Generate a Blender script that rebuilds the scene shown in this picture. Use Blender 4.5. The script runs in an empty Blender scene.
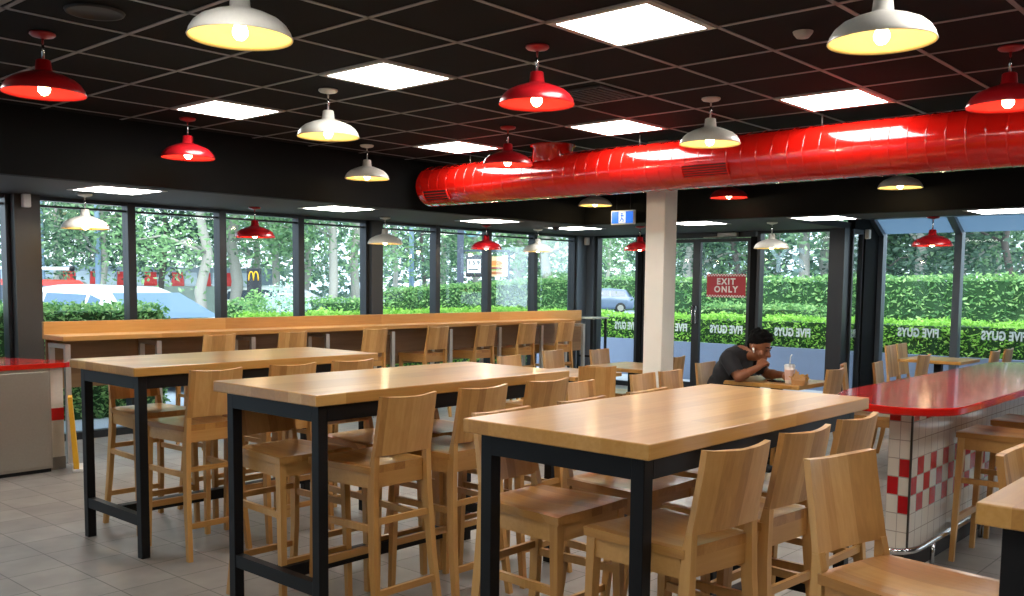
import bpy, bmesh, math, random
import numpy as np
from mathutils import Vector, Matrix
random.seed(7); RNG = np.random.default_rng(11)
PI = math.pi; R = math.radians
S = bpy.context.scene; C = S.collection

# ---------------------------------------------------------------- camera, world, exposure
HC = 1.54
yaw, pitch, roll, F, CY = .7284, -.0826, .0107, 942.92, 362.16
fwd = Vector((math.cos(yaw)*math.cos(pitch), math.sin(yaw)*math.cos(pitch), math.sin(pitch)))
rt = Vector((math.sin(yaw), -math.cos(yaw), 0)); up = rt.cross(fwd)
r2 = rt*math.cos(roll)+up*math.sin(roll); u2 = up*math.cos(roll)-rt*math.sin(roll)
cd = bpy.data.cameras.new('camera'); cam = bpy.data.objects.new('camera', cd); C.objects.link(cam)
m3 = Matrix((r2, u2, -fwd)).transposed(); cam.matrix_world = Matrix.Translation((0, 0, HC)) @ m3.to_4x4()
cd.sensor_width = 36; cd.lens = F/1024*36; cd.shift_y = (CY-298)/1024; cd.clip_start = .05; cd.clip_end = 400
S.camera = cam
S.view_settings.view_transform = 'Standard'; S.view_settings.look = 'None'
S.view_settings.gamma = 1; S.view_settings.use_curve_mapping = False
S.view_settings.exposure = 0.88
SKY = 1.75; PANEL = 13.0; BULB_W = 2.2
w = bpy.data.worlds.new('overcast'); S.world = w; w.use_nodes = True
nt = w.node_tree; bg = nt.nodes['Background']
tc = nt.nodes.new('ShaderNodeTexCoord'); nz = nt.nodes.new('ShaderNodeTexNoise'); nz.inputs['Scale'].default_value = 3
rp = nt.nodes.new('ShaderNodeValToRGB'); rp.color_ramp.elements[0].color = (.62, .80, 1, 1); rp.color_ramp.elements[1].color = (.93, .97, 1, 1)
rp.color_ramp.elements[0].position = .35; rp.color_ramp.elements[1].position = .65
nt.links.new(tc.outputs['Generated'], nz.inputs['Vector']); nt.links.new(nz.outputs['Fac'], rp.inputs['Fac'])
nt.links.new(rp.outputs['Color'], bg.inputs['Color']); bg.inputs['Strength'].default_value = SKY
sd = bpy.data.lights.new('greenery_fill_sun', 'SUN'); sd.energy = 3.9; sd.angle = R(60); sd.color = (1, .97, .9)  # soft fill added to brighten hedges and trees; the sky is overcast
so = bpy.data.objects.new('greenery_fill_sun', sd); C.objects.link(so); so.rotation_euler = Vector((.42, .45, -.78)).to_track_quat('-Z', 'Y').to_euler()

# ---------------------------------------------------------------- materials
def srgb(h):
    c = [int(h[i:i+2], 16)/255 for i in (0, 2, 4)]
    return tuple(x/12.92 if x <= .04045 else ((x+.055)/1.055)**2.4 for x in c)+(1,)
MATS = {}
def mat(name, col, rough=.5, metal=0, spec=.5, emit=None, es=0, bump=0, bscale=60, coat=0):
    if name in MATS: return MATS[name]
    m = bpy.data.materials.new(name); m.use_nodes = True; t = m.node_tree; b = t.nodes['Principled BSDF']
    c = srgb(col) if isinstance(col, str) else col
    b.inputs['Base Color'].default_value = c; b.inputs['Roughness'].default_value = rough
    b.inputs['Metallic'].default_value = metal; b.inputs['Specular IOR Level'].default_value = spec
    b.inputs['Coat Weight'].default_value = coat; b.inputs['Coat Roughness'].default_value = .05
    # slight procedural variation so that no surface is dead flat
    tc = t.nodes.new('ShaderNodeTexCoord'); n = t.nodes.new('ShaderNodeTexNoise'); n.inputs['Scale'].default_value = bscale; n.inputs['Detail'].default_value = 3
    t.links.new(tc.outputs['Object'], n.inputs['Vector'])
    hs = t.nodes.new('ShaderNodeHueSaturation'); hs.inputs['Color'].default_value = c
    mr = t.nodes.new('ShaderNodeMapRange'); mr.inputs['To Min'].default_value = .93; mr.inputs['To Max'].default_value = 1.07
    t.links.new(n.outputs['Fac'], mr.inputs['Value']); t.links.new(mr.outputs['Result'], hs.inputs['Value']); t.links.new(hs.outputs['Color'], b.inputs['Base Color'])
    if bump:
        bp = t.nodes.new('ShaderNodeBump'); bp.inputs['Strength'].default_value = bump; bp.inputs['Distance'].default_value = .01
        t.links.new(n.outputs['Fac'], bp.inputs['Height']); t.links.new(bp.outputs['Normal'], b.inputs['Normal'])
    if emit:
        b.inputs['Emission Color'].default_value = srgb(emit) if isinstance(emit, str) else emit; b.inputs['Emission Strength'].default_value = es
    MATS[name] = m; return m
def wood(name, dark, mid, light, axis, perp, plank, rough=.38, coat=.15, cut=0):
    """planks along `axis` (0/1/2), their width measured along `perp`"""
    m = bpy.data.materials.new(name); m.use_nodes = True; t = m.node_tree; b = t.nodes['Principled BSDF']; L = t.links.new
    N = t.nodes.new
    tc = N('ShaderNodeTexCoord'); oi = N('ShaderNodeObjectInfo')
    off = N('ShaderNodeVectorMath'); off.operation = 'SCALE'; off.inputs[0].default_value = (3.1, 7.7, 5.3); L(oi.outputs['Random'], off.inputs['Scale'])
    add = N('ShaderNodeVectorMath'); add.operation = 'ADD'; L(tc.outputs['Object'], add.inputs[0]); L(off.outputs[0], add.inputs[1])
    sp = N('ShaderNodeSeparateXYZ'); L(add.outputs[0], sp.inputs[0])
    dv = N('ShaderNodeMath'); dv.operation = 'DIVIDE'; L(sp.outputs[perp], dv.inputs[0]); dv.inputs[1].default_value = plank
    fl = N('ShaderNodeMath'); fl.operation = 'FLOOR'; L(dv.outputs[0], fl.inputs[0])
    ln = N('ShaderNodeMath'); ln.operation = 'MULTIPLY'; L(sp.outputs[axis], ln.inputs[0]); ln.inputs[1].default_value = cut
    ad = N('ShaderNodeMath'); ad.operation = 'MULTIPLY_ADD'; L(fl.outputs[0], ad.inputs[0]); ad.inputs[1].default_value = .37; L(ln.outputs[0], ad.inputs[2])
    f2 = N('ShaderNodeMath'); f2.operation = 'FLOOR'; L(ad.outputs[0], f2.inputs[0])
    cb = N('ShaderNodeCombineXYZ'); L(fl.outputs[0], cb.inputs[0]); L(f2.outputs[0], cb.inputs[1])
    wn = N('ShaderNodeTexWhiteNoise'); L(cb.outputs[0], wn.inputs['Vector'])
    mp = N('ShaderNodeMapping'); sc = [38, 38, 38]; sc[axis] = 2.2; mp.inputs['Scale'].default_value = sc; L(add.outputs[0], mp.inputs['Vector'])
    nz = N('ShaderNodeTexNoise'); nz.inputs['Scale'].default_value = 1.6; nz.inputs['Detail'].default_value = 5; nz.inputs['Distortion'].default_value = .6; L(mp.outputs[0], nz.inputs['Vector'])
    mx = N('ShaderNodeMath'); mx.operation = 'MULTIPLY_ADD'; L(wn.outputs['Value'], mx.inputs[0]); mx.inputs[1].default_value = .55
    m2 = N('ShaderNodeMath'); m2.operation = 'MULTIPLY'; L(nz.outputs['Fac'], m2.inputs[0]); m2.inputs[1].default_value = .5; L(m2.outputs[0], mx.inputs[2])
    cr = N('ShaderNodeValToRGB'); e = cr.color_ramp.elements; e[0].position = .1; e[0].color = srgb(dark); e[1].position = .9; e[1].color = srgb(light)
    k = e.new(.5); k.color = srgb(mid); L(mx.outputs[0], cr.inputs['Fac']); L(cr.outputs['Color'], b.inputs['Base Color'])
    b.inputs['Roughness'].default_value = rough; b.inputs['Coat Weight'].default_value = coat; b.inputs['Coat Roughness'].default_value = .15
    MATS[name] = m; return m
W_TOP = wood('table_wood', '9C6C36', 'B5843F', 'C99C5C', 0, 1, .095, .30, .2, .8)
W_SEAT = wood('seat_wood', '8E5E2E', 'AC7A3E', 'C49454', 1, 0, .062, .28, .3)
W_BACK = wood('back_wood', '9A6C38', 'BC8C50', 'D0A468', 2, 0, .045, .4)
W_LEG = wood('leg_wood', 'A27238', 'BE8E4E', 'CCA060', 2, 0, .3, .42)
W_RAIL = wood('rail_wood', '9A6C36', 'B68648', 'C6985A', 0, 2, .3, .42)
W_CNT = wood('counter_wood', '9C6A2E', 'B88440', 'C89A58', 0, 2, .2, .4, .15, .5)
W_PAN = wood('panel_wood', '6E4C2C', '80603C', '94744E', 0, 2, .09, .55)
BLK = mat('black_steel', '0B0C0F', .5, 0, .3)
FRAME = mat('window_frame_metal', '2B2E33', .42, .3)
FRAME2 = mat('light_frame_metal', '5C6670', .4, .3)
PILL = mat('grey_pillar', '3A3734', .6)
STEEL = mat('brushed_steel', 'A9A59C', .35, .85)
CHROME = mat('chrome', 'D0D0D0', .18, 1)
RED = mat('red_gloss', 'BE140C', .16, 0, .5, coat=.5, bscale=8)
REDL = mat('red_lamp', 'A8141C', .3, coat=.3)
WHL = mat('white_lamp', 'D6D3CA', .35)
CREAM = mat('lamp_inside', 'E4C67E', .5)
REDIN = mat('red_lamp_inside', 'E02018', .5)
COLM = mat('column_paint', 'ECEADF', .6, bscale=3)
BLACKP = mat('black_paint', '0D0D0E', .9, 0, .2)
SOFF = mat('soffit_paint', '303136', .75)
TILEC = mat('ceiling_tile', '151314', .95, 0, .2, bscale=30)
TBAR = mat('tbar_grey', '858082', .5)
WHITE = mat('white_plastic', 'E4E4E2', .4)
DIFF = mat('light_diffuser', 'FFFFFF', .6, emit=(1, .97, .93, 1), es=PANEL)
BULB = mat('warm_bulb', 'FFF4D8', .5, emit=(1, .78, .42, 1), es=14)
SKIN = mat('skin', '8A5638', .5, bscale=20)
HAIR = mat('black_hair', '050505', .8, 0, .15, bump=.6, bscale=90)
TEE = mat('dark_tee', '1E1F23', .9, bscale=40)
JEAN = mat('dark_jeans', '232833', .9)
def glass_mat(name, tint, gl=1.0):
    m = bpy.data.materials.new(name); m.use_nodes = True; t = m.node_tree; t.nodes.clear()
    o = t.nodes.new('ShaderNodeOutputMaterial'); tr = t.nodes.new('ShaderNodeBsdfTransparent'); tr.inputs[0].default_value = tint
    g = t.nodes.new('ShaderNodeBsdfGlossy'); g.inputs['Roughness'].default_value = .02
    fr = t.nodes.new('ShaderNodeFresnel'); fr.inputs['IOR'].default_value = 1.35
    mu = t.nodes.new('ShaderNodeMath'); mu.operation = 'MULTIPLY'; mu.inputs[1].default_value = gl
    mx = t.nodes.new('ShaderNodeMixShader')
    t.links.new(fr.outputs[0], mu.inputs[0]); t.links.new(mu.outputs[0], mx.inputs['Fac'])
    t.links.new(tr.outputs[0], mx.inputs[1]); t.links.new(g.outputs[0], mx.inputs[2]); t.links.new(mx.outputs[0], o.inputs['Surface'])
    return m
GLASS = glass_mat('window_glass', (.93, .97, .98, 1), .38)
def leaf_mat(name, cols):
    m = bpy.data.materials.new(name); m.use_nodes = True; t = m.node_tree; b = t.nodes['Principled BSDF']
    g = t.nodes.new('ShaderNodeNewGeometry'); cr = t.nodes.new('ShaderNodeValToRGB'); e = cr.color_ramp.elements
    e[0].position = 0; e[0].color = srgb(cols[0]); e[1].position = 1; e[1].color = srgb(cols[-1])
    for i, c in enumerate(cols[1:-1]):
        k = e.new((i+1)/(len(cols)-1)); k.color = srgb(c)
    t.links.new(g.outputs['Random Per Island'], cr.inputs['Fac']); t.links.new(cr.outputs['Color'], b.inputs['Base Color'])
    b.inputs['Roughness'].default_value = .55
    tl = t.nodes.new('ShaderNodeBsdfTranslucent'); t.links.new(cr.outputs['Color'], tl.inputs['Color'])
    mx = t.nodes.new('ShaderNodeMixShader'); mx.inputs['Fac'].default_value = .4
    o = t.nodes['Material Output']; t.links.new(b.outputs[0], mx.inputs[1]); t.links.new(tl.outputs[0], mx.inputs[2]); t.links.new(mx.outputs[0], o.inputs['Surface'])
    return m
LEAF_H = leaf_mat('hedge_leaves', ['4A7A48', '669858', '88B46C', 'A8CC82'])
LEAF_B = leaf_mat('bright_leaves', ['6FA83C', '8CC850', 'A8DC62', 'B8E070'])
LEAF_T = leaf_mat('gum_leaves', ['4A6C54', '668A6A', '88AC80', 'A8C898'])
LEAF_T2 = leaf_mat('light_gum_leaves', ['688F60', '88B47A', 'A6CC96'])
LEAF_D = leaf_mat('dark_leaves', ['344A3C', '4A6654', '64806E'])
LEAF_P = leaf_mat('pale_leaves', ['A8C8C0', 'C8DCD8', 'DCE8E8', '8CC080'])
CORE = mat('hedge_core', '284A26', .9)
BARK = mat('pale_bark', 'A9A69E', .85, bump=.5, bscale=12)
BARK2 = mat('dark_bark', '5A5450', .9, bump=.5, bscale=12)

# ---------------------------------------------------------------- mesh helpers
class MB:
    def __init__(s): s.v = []; s.f = []; s.m = []; s.sm = []
    def add(s, vs, fs, mi=0, smooth=False):
        o = len(s.v); s.v += [tuple(v) for v in vs]
        for f in fs: s.f.append(tuple(i+o for i in f)); s.m.append(mi); s.sm.append(smooth)
    def box(s, x0, x1, y0, y1, z0, z1, mi=0, M=None):
        vs = [(x, y, z) for z in (z0, z1) for y in (y0, y1) for x in (x0, x1)]
        if M: vs = [M @ Vector(v) for v in vs]
        s.add(vs, [(0, 2, 3, 1), (4, 5, 7, 6), (0, 1, 5, 4), (2, 6, 7, 3), (0, 4, 6, 2), (1, 3, 7, 5)], mi); return s
    def bbox(s, x0, x1, y0, y1, z0, z1, b=.004, mi=0):
        """box with chamfered edges"""
        bm = bmesh.new(); bmesh.ops.create_cube(bm, size=1)
        for v in bm.verts: v.co = Vector(((x0+x1)/2+v.co.x*(x1-x0), (y0+y1)/2+v.co.y*(y1-y0), (z0+z1)/2+v.co.z*(z1-z0)))
        bmesh.ops.bevel(bm, geom=list(bm.edges), offset=b, segments=2, affect='EDGES', profile=.5)
        s.bm(bm, mi); return s
    def bm(s, bm, mi=0, smooth=False):
        bm.verts.index_update(); s.add([v.co[:] for v in bm.verts], [[v.index for v in f.verts] for f in bm.faces], mi, smooth); bm.free()
    def loft(s, rings, mi=0, cap=True, smooth=False, closed=True):
        n = len(rings[0]); vs = [p for r in rings for p in r]; fs = []
        for i in range(len(rings)-1):
            for j in range(n if closed else n-1):
                a = i*n+j; b = i*n+(j+1) % n; fs.append((a, b, b+n, a+n))
        s.add(vs, fs, mi, smooth)
        if cap:
            s.add(rings[0], [tuple(reversed(range(n)))], mi); s.add(rings[-1], [tuple(range(n))], mi)
        return s
    def bar(s, p0, p1, a, b=None, a1=None, b1=None, ax=(1, 0, 0), mi=0):
        """rectangular bar from p0 to p1; a = size along ax, b = across; may taper to a1, b1"""
        b = a if b is None else b; a1 = a if a1 is None else a1; b1 = b if b1 is None else b1
        p0, p1 = Vector(p0), Vector(p1); d = (p1-p0).normalized(); X = Vector(ax); X = (X-d*X.dot(d)).normalized(); Y = d.cross(X)
        ring = lambda p, a, b: [p+X*(sx*a/2)+Y*(sy*b/2) for sx, sy in ((-1, -1), (1, -1), (1, 1), (-1, 1))]
        s.loft([ring(p0, a, b), ring(p1, a1, b1)], mi); return s
    def tube(s, pts, r, n=10, mi=0, cap=True):
        pts = [Vector(p) for p in pts]; rs = r if isinstance(r, (list, tuple)) else [r]*len(pts); rings = []
        for i, p in enumerate(pts):
            d = (pts[min(i+1, len(pts)-1)]-pts[max(i-1, 0)]).normalized()
            X = d.orthogonal().normalized() if i == 0 else (X-d*X.dot(d)).normalized()
            Y = d.cross(X); rings.append([p+(X*math.cos(2*PI*j/n)+Y*math.sin(2*PI*j/n))*rs[i] for j in range(n)])
        s.loft(rings, mi, cap, True); return s
    def lathe(s, prof, n=32, mi=0, c=(0, 0, 0)):
        rings = [[(c[0]+r*math.cos(2*PI*j/n), c[1]+r*math.sin(2*PI*j/n), c[2]+z) for j in range(n)] for r, z in prof]
        s.loft(rings, mi, False, True); return s
    def sphere(s, c, r, mi=0, n=16, sc=(1, 1, 1), M=None):
        bm = bmesh.new(); bmesh.ops.create_uvsphere(bm, u_segments=n, v_segments=max(6, n//2), radius=r)
        for v in bm.verts:
            p = Vector((v.co.x*sc[0], v.co.y*sc[1], v.co.z*sc[2])); v.co = (M @ p if M else p)+Vector(c)
        s.bm(bm, mi, True); return s
    def prism(s, poly, h0, h1, plane='xy', mi=0):
        f = {'xy': lambda a, b, h: (a, b, h), 'xz': lambda a, b, h: (a, h, b), 'yz': lambda a, b, h: (h, a, b)}[plane]
        s.loft([[f(a, b, h0) for a, b in poly], [f(a, b, h1) for a, b in poly]], mi); return s
    def build(s, name, mats, parent=None, loc=None):
        me = bpy.data.meshes.new(name); me.from_pydata([tuple(v) for v in s.v], [], s.f)
        mats = mats if isinstance(mats, (list, tuple)) else [mats]
        for m in mats: me.materials.append(m)
        me.polygons.foreach_set('material_index', s.m); me.polygons.foreach_set('use_smooth', s.sm)
        bm = bmesh.new(); bm.from_mesh(me); bmesh.ops.remove_doubles(bm, verts=bm.verts, dist=1e-5)
        bmesh.ops.recalc_face_normals(bm, faces=bm.faces); bm.to_mesh(me); bm.free(); me.update()
        o = bpy.data.objects.new(name, me); C.objects.link(o)
        if parent: o.parent = parent
        if loc: o.location = loc
        return o
def tag(o, label, cat, group=None, kind=None):
    o['label'] = label; o['category'] = cat
    if group: o['group'] = group
    if kind: o['kind'] = kind
    return o
def struct(o): o['kind'] = 'structure'; return o
def thing(name, loc, rz=0, label=None, cat=None, group=None):
    o = bpy.data.objects.new(name, None); o.empty_display_size = .1; C.objects.link(o); o.location = loc; o.rotation_euler.z = rz
    if label: tag(o, label, cat, group)
    return o
def dup(root, loc, rz=0, label=None, group=None):
    r = root.copy(); C.objects.link(r); r.location = loc; r.rotation_euler = (0, 0, rz)
    if label: r['label'] = label
    if group: r['group'] = group
    for ch in list(root.children):
        c = ch.copy(); C.objects.link(c); c.parent = r
        for g in list(ch.children):
            d = g.copy(); C.objects.link(d); d.parent = c
    return r
def text_mesh(name, txt, size, material, parent=None, M=Matrix(), ext=.001, bold=0, align='CENTER', spacing=1.0, lines=1.0):
    cu = bpy.data.curves.new(name, 'FONT'); cu.body = txt; cu.size = size; cu.extrude = ext; cu.offset = bold; cu.align_x = align; cu.align_y = 'CENTER'
    cu.space_character = spacing; cu.space_line = lines
    tmp = bpy.data.objects.new(name, cu); C.objects.link(tmp); dg = bpy.context.evaluated_depsgraph_get(); dg.update()
    me = bpy.data.meshes.new_from_object(tmp.evaluated_get(dg)); bpy.data.objects.remove(tmp); bpy.data.curves.remove(cu)
    me.transform(M); me.materials.clear(); me.materials.append(material)
    o = bpy.data.objects.new(name, me); C.objects.link(o)
    if parent: o.parent = parent
    return o
def frame_axes(ox, oy, oz, loc):
    return Matrix.Translation(loc) @ Matrix((Vector(ox), Vector(oy), Vector(oz))).transposed().to_4x4()

# ---------------------------------------------------------------- room shell
CE, SO = 2.807, 2.30          # main ceiling and dropped soffit along the glass
GY, GX, BX = 9.15, 12.0, 13.0  # glass planes
FY, FX = 7.38, 9.63           # fascias of the dropped soffit
BAYY = 4.93                   # side of the glazed bay
XM, YM = -6.0, -6.0
fm = bpy.data.materials.new('floor_tiles'); fm.use_nodes = True; t = fm.node_tree; b = t.nodes['Principled BSDF']
tc = t.nodes.new('ShaderNodeTexCoord'); mp = t.nodes.new('ShaderNodeMapping'); mp.inputs['Location'].default_value = (-2.13, -5.10, 0)
bk = t.nodes.new('ShaderNodeTexBrick'); bk.offset = 0; bk.squash = 1
for k, v in (('Scale', 1), ('Mortar Size', .0035), ('Mortar Smooth', .2), ('Brick Width', .305), ('Row Height', .305)): bk.inputs[k].default_value = v
bk.inputs['Color1'].default_value = srgb('827E78'); bk.inputs['Color2'].default_value = srgb('8E8A84'); bk.inputs['Mortar'].default_value = srgb('55524D')
nz = t.nodes.new('ShaderNodeTexNoise'); nz.inputs['Scale'].default_value = 5; nz.inputs['Detail'].default_value = 6
mx = t.nodes.new('ShaderNodeMix'); mx.data_type = 'RGBA'; mx.blend_type = 'OVERLAY'; mx.inputs['Factor'].default_value = .35
L = t.links.new; L(tc.outputs['Object'], mp.inputs[0]); L(mp.outputs[0], bk.inputs['Vector']); L(tc.outputs['Object'], nz.inputs['Vector'])
L(bk.outputs['Color'], mx.inputs['A']); L(nz.outputs['Fac'], mx.inputs['B']); L(mx.outputs['Result'], b.inputs['Base Color']); b.inputs['Roughness'].default_value = .42
bp = t.nodes.new('ShaderNodeBump'); bp.inputs['Strength'].default_value = .4; bp.inputs['Distance'].default_value = .004; bp.invert = True
L(bk.outputs['Fac'], bp.inputs['Height']); L(bp.outputs[0], b.inputs['Normal'])
fl = MB(); fl.box(XM, GX+.06, YM, GY+.06, -.15, 0); fl.box(GX+.06, BX+.06, YM, BAYY, -.15, 0); struct(fl.build('floor', fm))
c = MB(); c.box(XM, FX+.1, YM, FY+.1, CE, CE+.1); struct(c.build('ceiling', TILEC))
# T-bar grid of the suspended ceiling
g = MB(); gx0, gy0 = 3.592, 4.815
k = -11
while gx0+k*.6 < FX:
    x = gx0+k*.6
    if x > XM: g.box(x-.012, x+.012, YM, FY, CE-.004, CE-.0005)
    k += 1
k = -15
while gy0+k*.6 < FY:
    y = gy0+k*.6
    if y > YM: g.box(XM, FX, y-.012, y+.012, CE-.004, CE-.0005)
    k += 1
struct(g.build('trim_1', TBAR))
# dropped soffit: fascia boards and soffit boards
s = MB(); s.box(XM, FX, FY, FY+.1, SO, CE+.1); struct(s.build('trim_2', BLACKP))
s = MB(); s.box(FX, FX+.1, YM, FY+.1, SO, CE+.1); struct(s.build('trim_3', BLACKP))
s = MB(); s.box(XM, FX+.1, FY+.1, GY+.1, SO, SO+.08); s.box(FX+.1, GX+.1, BAYY, GY+.1, SO, SO+.08); s.box(FX+.1, 10.45, YM, BAYY, SO, SO+.08)
s.box(10.40, 10.45, YM, BAYY, SO+.08, 2.46); s.box(10.40, 12.5, YM, BAYY, 2.46, 2.52); struct(s.build('trim_4', SOFF))
s = MB(); s.box(XM, 1.70, YM, FY, CE-.05, CE-.006); struct(s.build('trim_5', mat('kitchen_bulkhead', '8C867C', .7)))
# walls behind and beside the camera
WALLP = mat('cream_wall', '7A7066', .7, bscale=4)
s = MB(); s.box(XM-.12, XM, YM-.12, GY+.1, 0, CE+.1); struct(s.build('wall_left', WALLP))
s = MB(); s.box(XM, BX+.1, YM-.12, YM, 0, CE+.1); struct(s.build('wall_right', WALLP))
# roof slab above the soffit, outside line
s = MB(); s.box(XM-.12, GX+.35, YM-.12, GY+.35, CE+.1, CE+.3); struct(s.build('trim_6', mat('roof_metal', '8E9196', .5)))

# windows: each frame with its pane (and lettering) as parts
nwin = [0]
VINYL = leaf_mat('white_vinyl', ['FFFFFF', 'FFFFFF'])
def lettering(parent, loc, ox, size=.15, txt='FIVE GUYS', sx=.70):
    # reads correctly from outside, mirrored from inside
    oz = Vector(ox).cross(Vector((0, 0, 1)))
    o = text_mesh('lettering', txt, size, VINYL, parent, frame_axes(ox, (0, 0, 1), oz, loc) @ Matrix.Diagonal((sx, 1, 1, 1)), .0008, .007, spacing=1.08)
    return o
def window_a(x0, x1, z1=SO, wl=.04, wr=.04, m=FRAME):
    nwin[0] += 1
    f = MB(); f.box(x0, x0+wl, GY-.06, GY+.06, 0, z1); f.box(x1-wr, x1, GY-.06, GY+.06, 0, z1)
    f.box(x0+wl, x1-wr, GY-.05, GY+.05, 0, .07); f.box(x0+wl, x1-wr, GY-.05, GY+.05, z1-.035, z1)
    f.box(x0+wl, x1-wr, GY-.03, GY+.03, z1-.095, z1-.075)
    o = struct(f.build('window_%d' % nwin[0], m)); p = MB(); p.box(x0+wl, x1-wr, GY-.004, GY+.004, .07, z1-.035); p.build('pane', GLASS, o); return o
def window_b(y0, y1, X=GX, z1=SO, wl=.05, wr=.05, m=FRAME):
    nwin[0] += 1
    f = MB(); f.box(X-.06, X+.06, y0, y0+wl, 0, z1); f.box(X-.06, X+.06, y1-wr, y1, 0, z1)
    f.box(X-.05, X+.05, y0+wl, y1-wr, 0, .07); f.box(X-.05, X+.05, y0+wl, y1-wr, z1-.035, z1)
    o = struct(f.build('window_%d' % nwin[0], m)); p = MB(); p.box(X-.004, X+.004, y0+wl, y1-wr, .07, z1-.035); p.build('pane', GLASS, o); return o
# wall A (along the bar counter)
for a, b_ in ((XM, -4), (-4, -2.4), (-2.4, -.6), (-.6, .6), (.6, 1.6), (1.6, 2.5), (2.5, 3.375)): window_a(a, b_)
s = MB(); s.box(3.375, 3.60, GY-.16, GY+.1, 0, SO); struct(s.build('trim_7', PILL))
for a, b_ in ((3.60, 4.51), (4.51, 5.52), (5.52, 6.53), (6.53, 7.52)): window_a(a, b_)
s = MB(); s.box(7.52, 7.70, GY-.12, GY+.1, 0, SO); struct(s.build('trim_8', mat('dark_pillar', '2A2A2C', .6)))
for a, b_ in ((7.70, 8.70), (8.70, 9.70), (9.70, 10.70), (10.70, 11.66)): window_a(a, b_)
s = MB(); s.box(11.66, GX+.06, 9.06, GY+.1, 0, SO); s.box(11.90, GX+.06, 8.93, 9.06, 0, SO); struct(s.build('trim_9', FRAME2))
# wall B: window, exit doors, window
wb = window_b(8.12, 8.93); lettering(wb, (GX+.012, 8.38, .915), (0, 1, 0), .15, sx=.54)
s = MB(); s.box(GX-.07, GX+.07, 8.05, 8.12, 0, SO); struct(s.build('trim_10', BLACKP))
def door(n, y0, y1, hy):
    f = MB(); X = GX; z1 = 2.215
    f.box(X-.03, X+.03, y0, y0+.06, .02, z1); f.box(X-.03, X+.03, y1-.06, y1, .02, z1); f.box(X-.03, X+.03, y0+.06, y1-.06, .02, .14); f.box(X-.03, X+.03, y0+.06, y1-.06, z1-.05, z1)
    o = struct(f.build('door_%d' % n, FRAME)); p = MB(); p.box(X-.004, X+.004, y0+.06, y1-.06, .14, z1-.05); p.build('pane', GLASS, o)
    h = MB(); h.tube([(X-.03, hy, 1.0), (X-.08, hy, 1.0), (X-.08, hy, 1.25), (X-.03, hy, 1.25)], .011); h.build('door_handle', CHROME, o)
    lettering(o, (X+.012, (y0+y1)/2-.05, .925), (0, 1, 0), .15); return o
door(1, 6.265, 7.13, 7.10); d2 = door(2, 7.13, 8.05, 7.16)
s = MB(); s.box(GX-.06, GX+.06, 6.2, 8.05, 2.225, SO); struct(s.build('trim_11', FRAME))
s = MB(); s.box(GX-.07, GX+.07, 6.17, 6.26, 0, 2.225); struct(s.build('trim_12', BLACKP))
wb = window_b(5.10, 6.17); lettering(wb, (GX+.012, 5.65, .925), (0, 1, 0), .15)
# faded large lettering on the upper glass
FROST = bpy.data.materials.new('frosted_vinyl'); FROST.use_nodes = True; t = FROST.node_tree; t.nodes.clear()
o_ = t.nodes.new('ShaderNodeOutputMaterial'); tr = t.nodes.new('ShaderNodeBsdfTransparent'); df = t.nodes.new('ShaderNodeBsdfTranslucent'); df.inputs[0].default_value = (.75, .88, .95, 1)
mx = t.nodes.new('ShaderNodeMixShader'); mx.inputs[0].default_value = .22; t.links.new(tr.outputs[0], mx.inputs[1]); t.links.new(df.outputs[0], mx.inputs[2]); t.links.new(mx.outputs[0], o_.inputs[0])
nwin_big = text_mesh('lettering', 'YS', .44, FROST, wb, frame_axes((0, -1, 0), (0, 0, 1), (-1, 0, 0), (GX+.012, 5.76, 1.88)), .0006, .01, spacing=1.2)
# corner pier between the doors' wall and the bay, with the narrow return light
s = MB(); s.box(GX-.10, GX+.10, BAYY, 5.10, 0, SO+.01); struct(s.build('trim_13', FRAME))
nwin[0] += 1
f = MB(); f.box(GX+.10, GX+.14, BAYY-.03, BAYY+.03, 0, SO); f.box(GX+.42, GX+.46, BAYY-.03, BAYY+.03, 0, SO); f.box(GX+.14, GX+.42, BAYY-.03, BAYY+.03, 0, .08); f.box(GX+.14, GX+.42, BAYY-.03, BAYY+.03, SO-.06, SO)
o = struct(f.build('window_%d' % nwin[0], FRAME)); p = MB(); p.box(GX+.14, GX+.42, BAYY-.004, BAYY+.004, .08, SO-.06); p.build('pane', GLASS, o)
lettering(o, (GX+.28, BAYY+.012, .93), (-1, 0, 0), .14, sx=.34)
s = MB(); s.box(GX+.46, BX-.05, BAYY-.05, BAYY+.05, 0, 2.46); s.box(GX+.10, GX+.46, BAYY-.05, BAYY+.05, SO, 2.46); struct(s.build('trim_14', BLACKP))
OPAL = bpy.data.materials.new('opal_glazing'); OPAL.use_nodes = True; t = OPAL.node_tree; t.nodes.clear()
o_ = t.nodes.new('ShaderNodeOutputMaterial'); tr = t.nodes.new('ShaderNodeBsdfTransparent'); df = t.nodes.new('ShaderNodeBsdfTranslucent'); df.inputs[0].default_value = (.13, .20, .27, 1)
mx = t.nodes.new('ShaderNodeMixShader'); mx.inputs[0].default_value = .8; t.links.new(tr.outputs[0], mx.inputs[1]); t.links.new(df.outputs[0], mx.inputs[2]); t.links.new(mx.outputs[0], o_.inputs[0])
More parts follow.
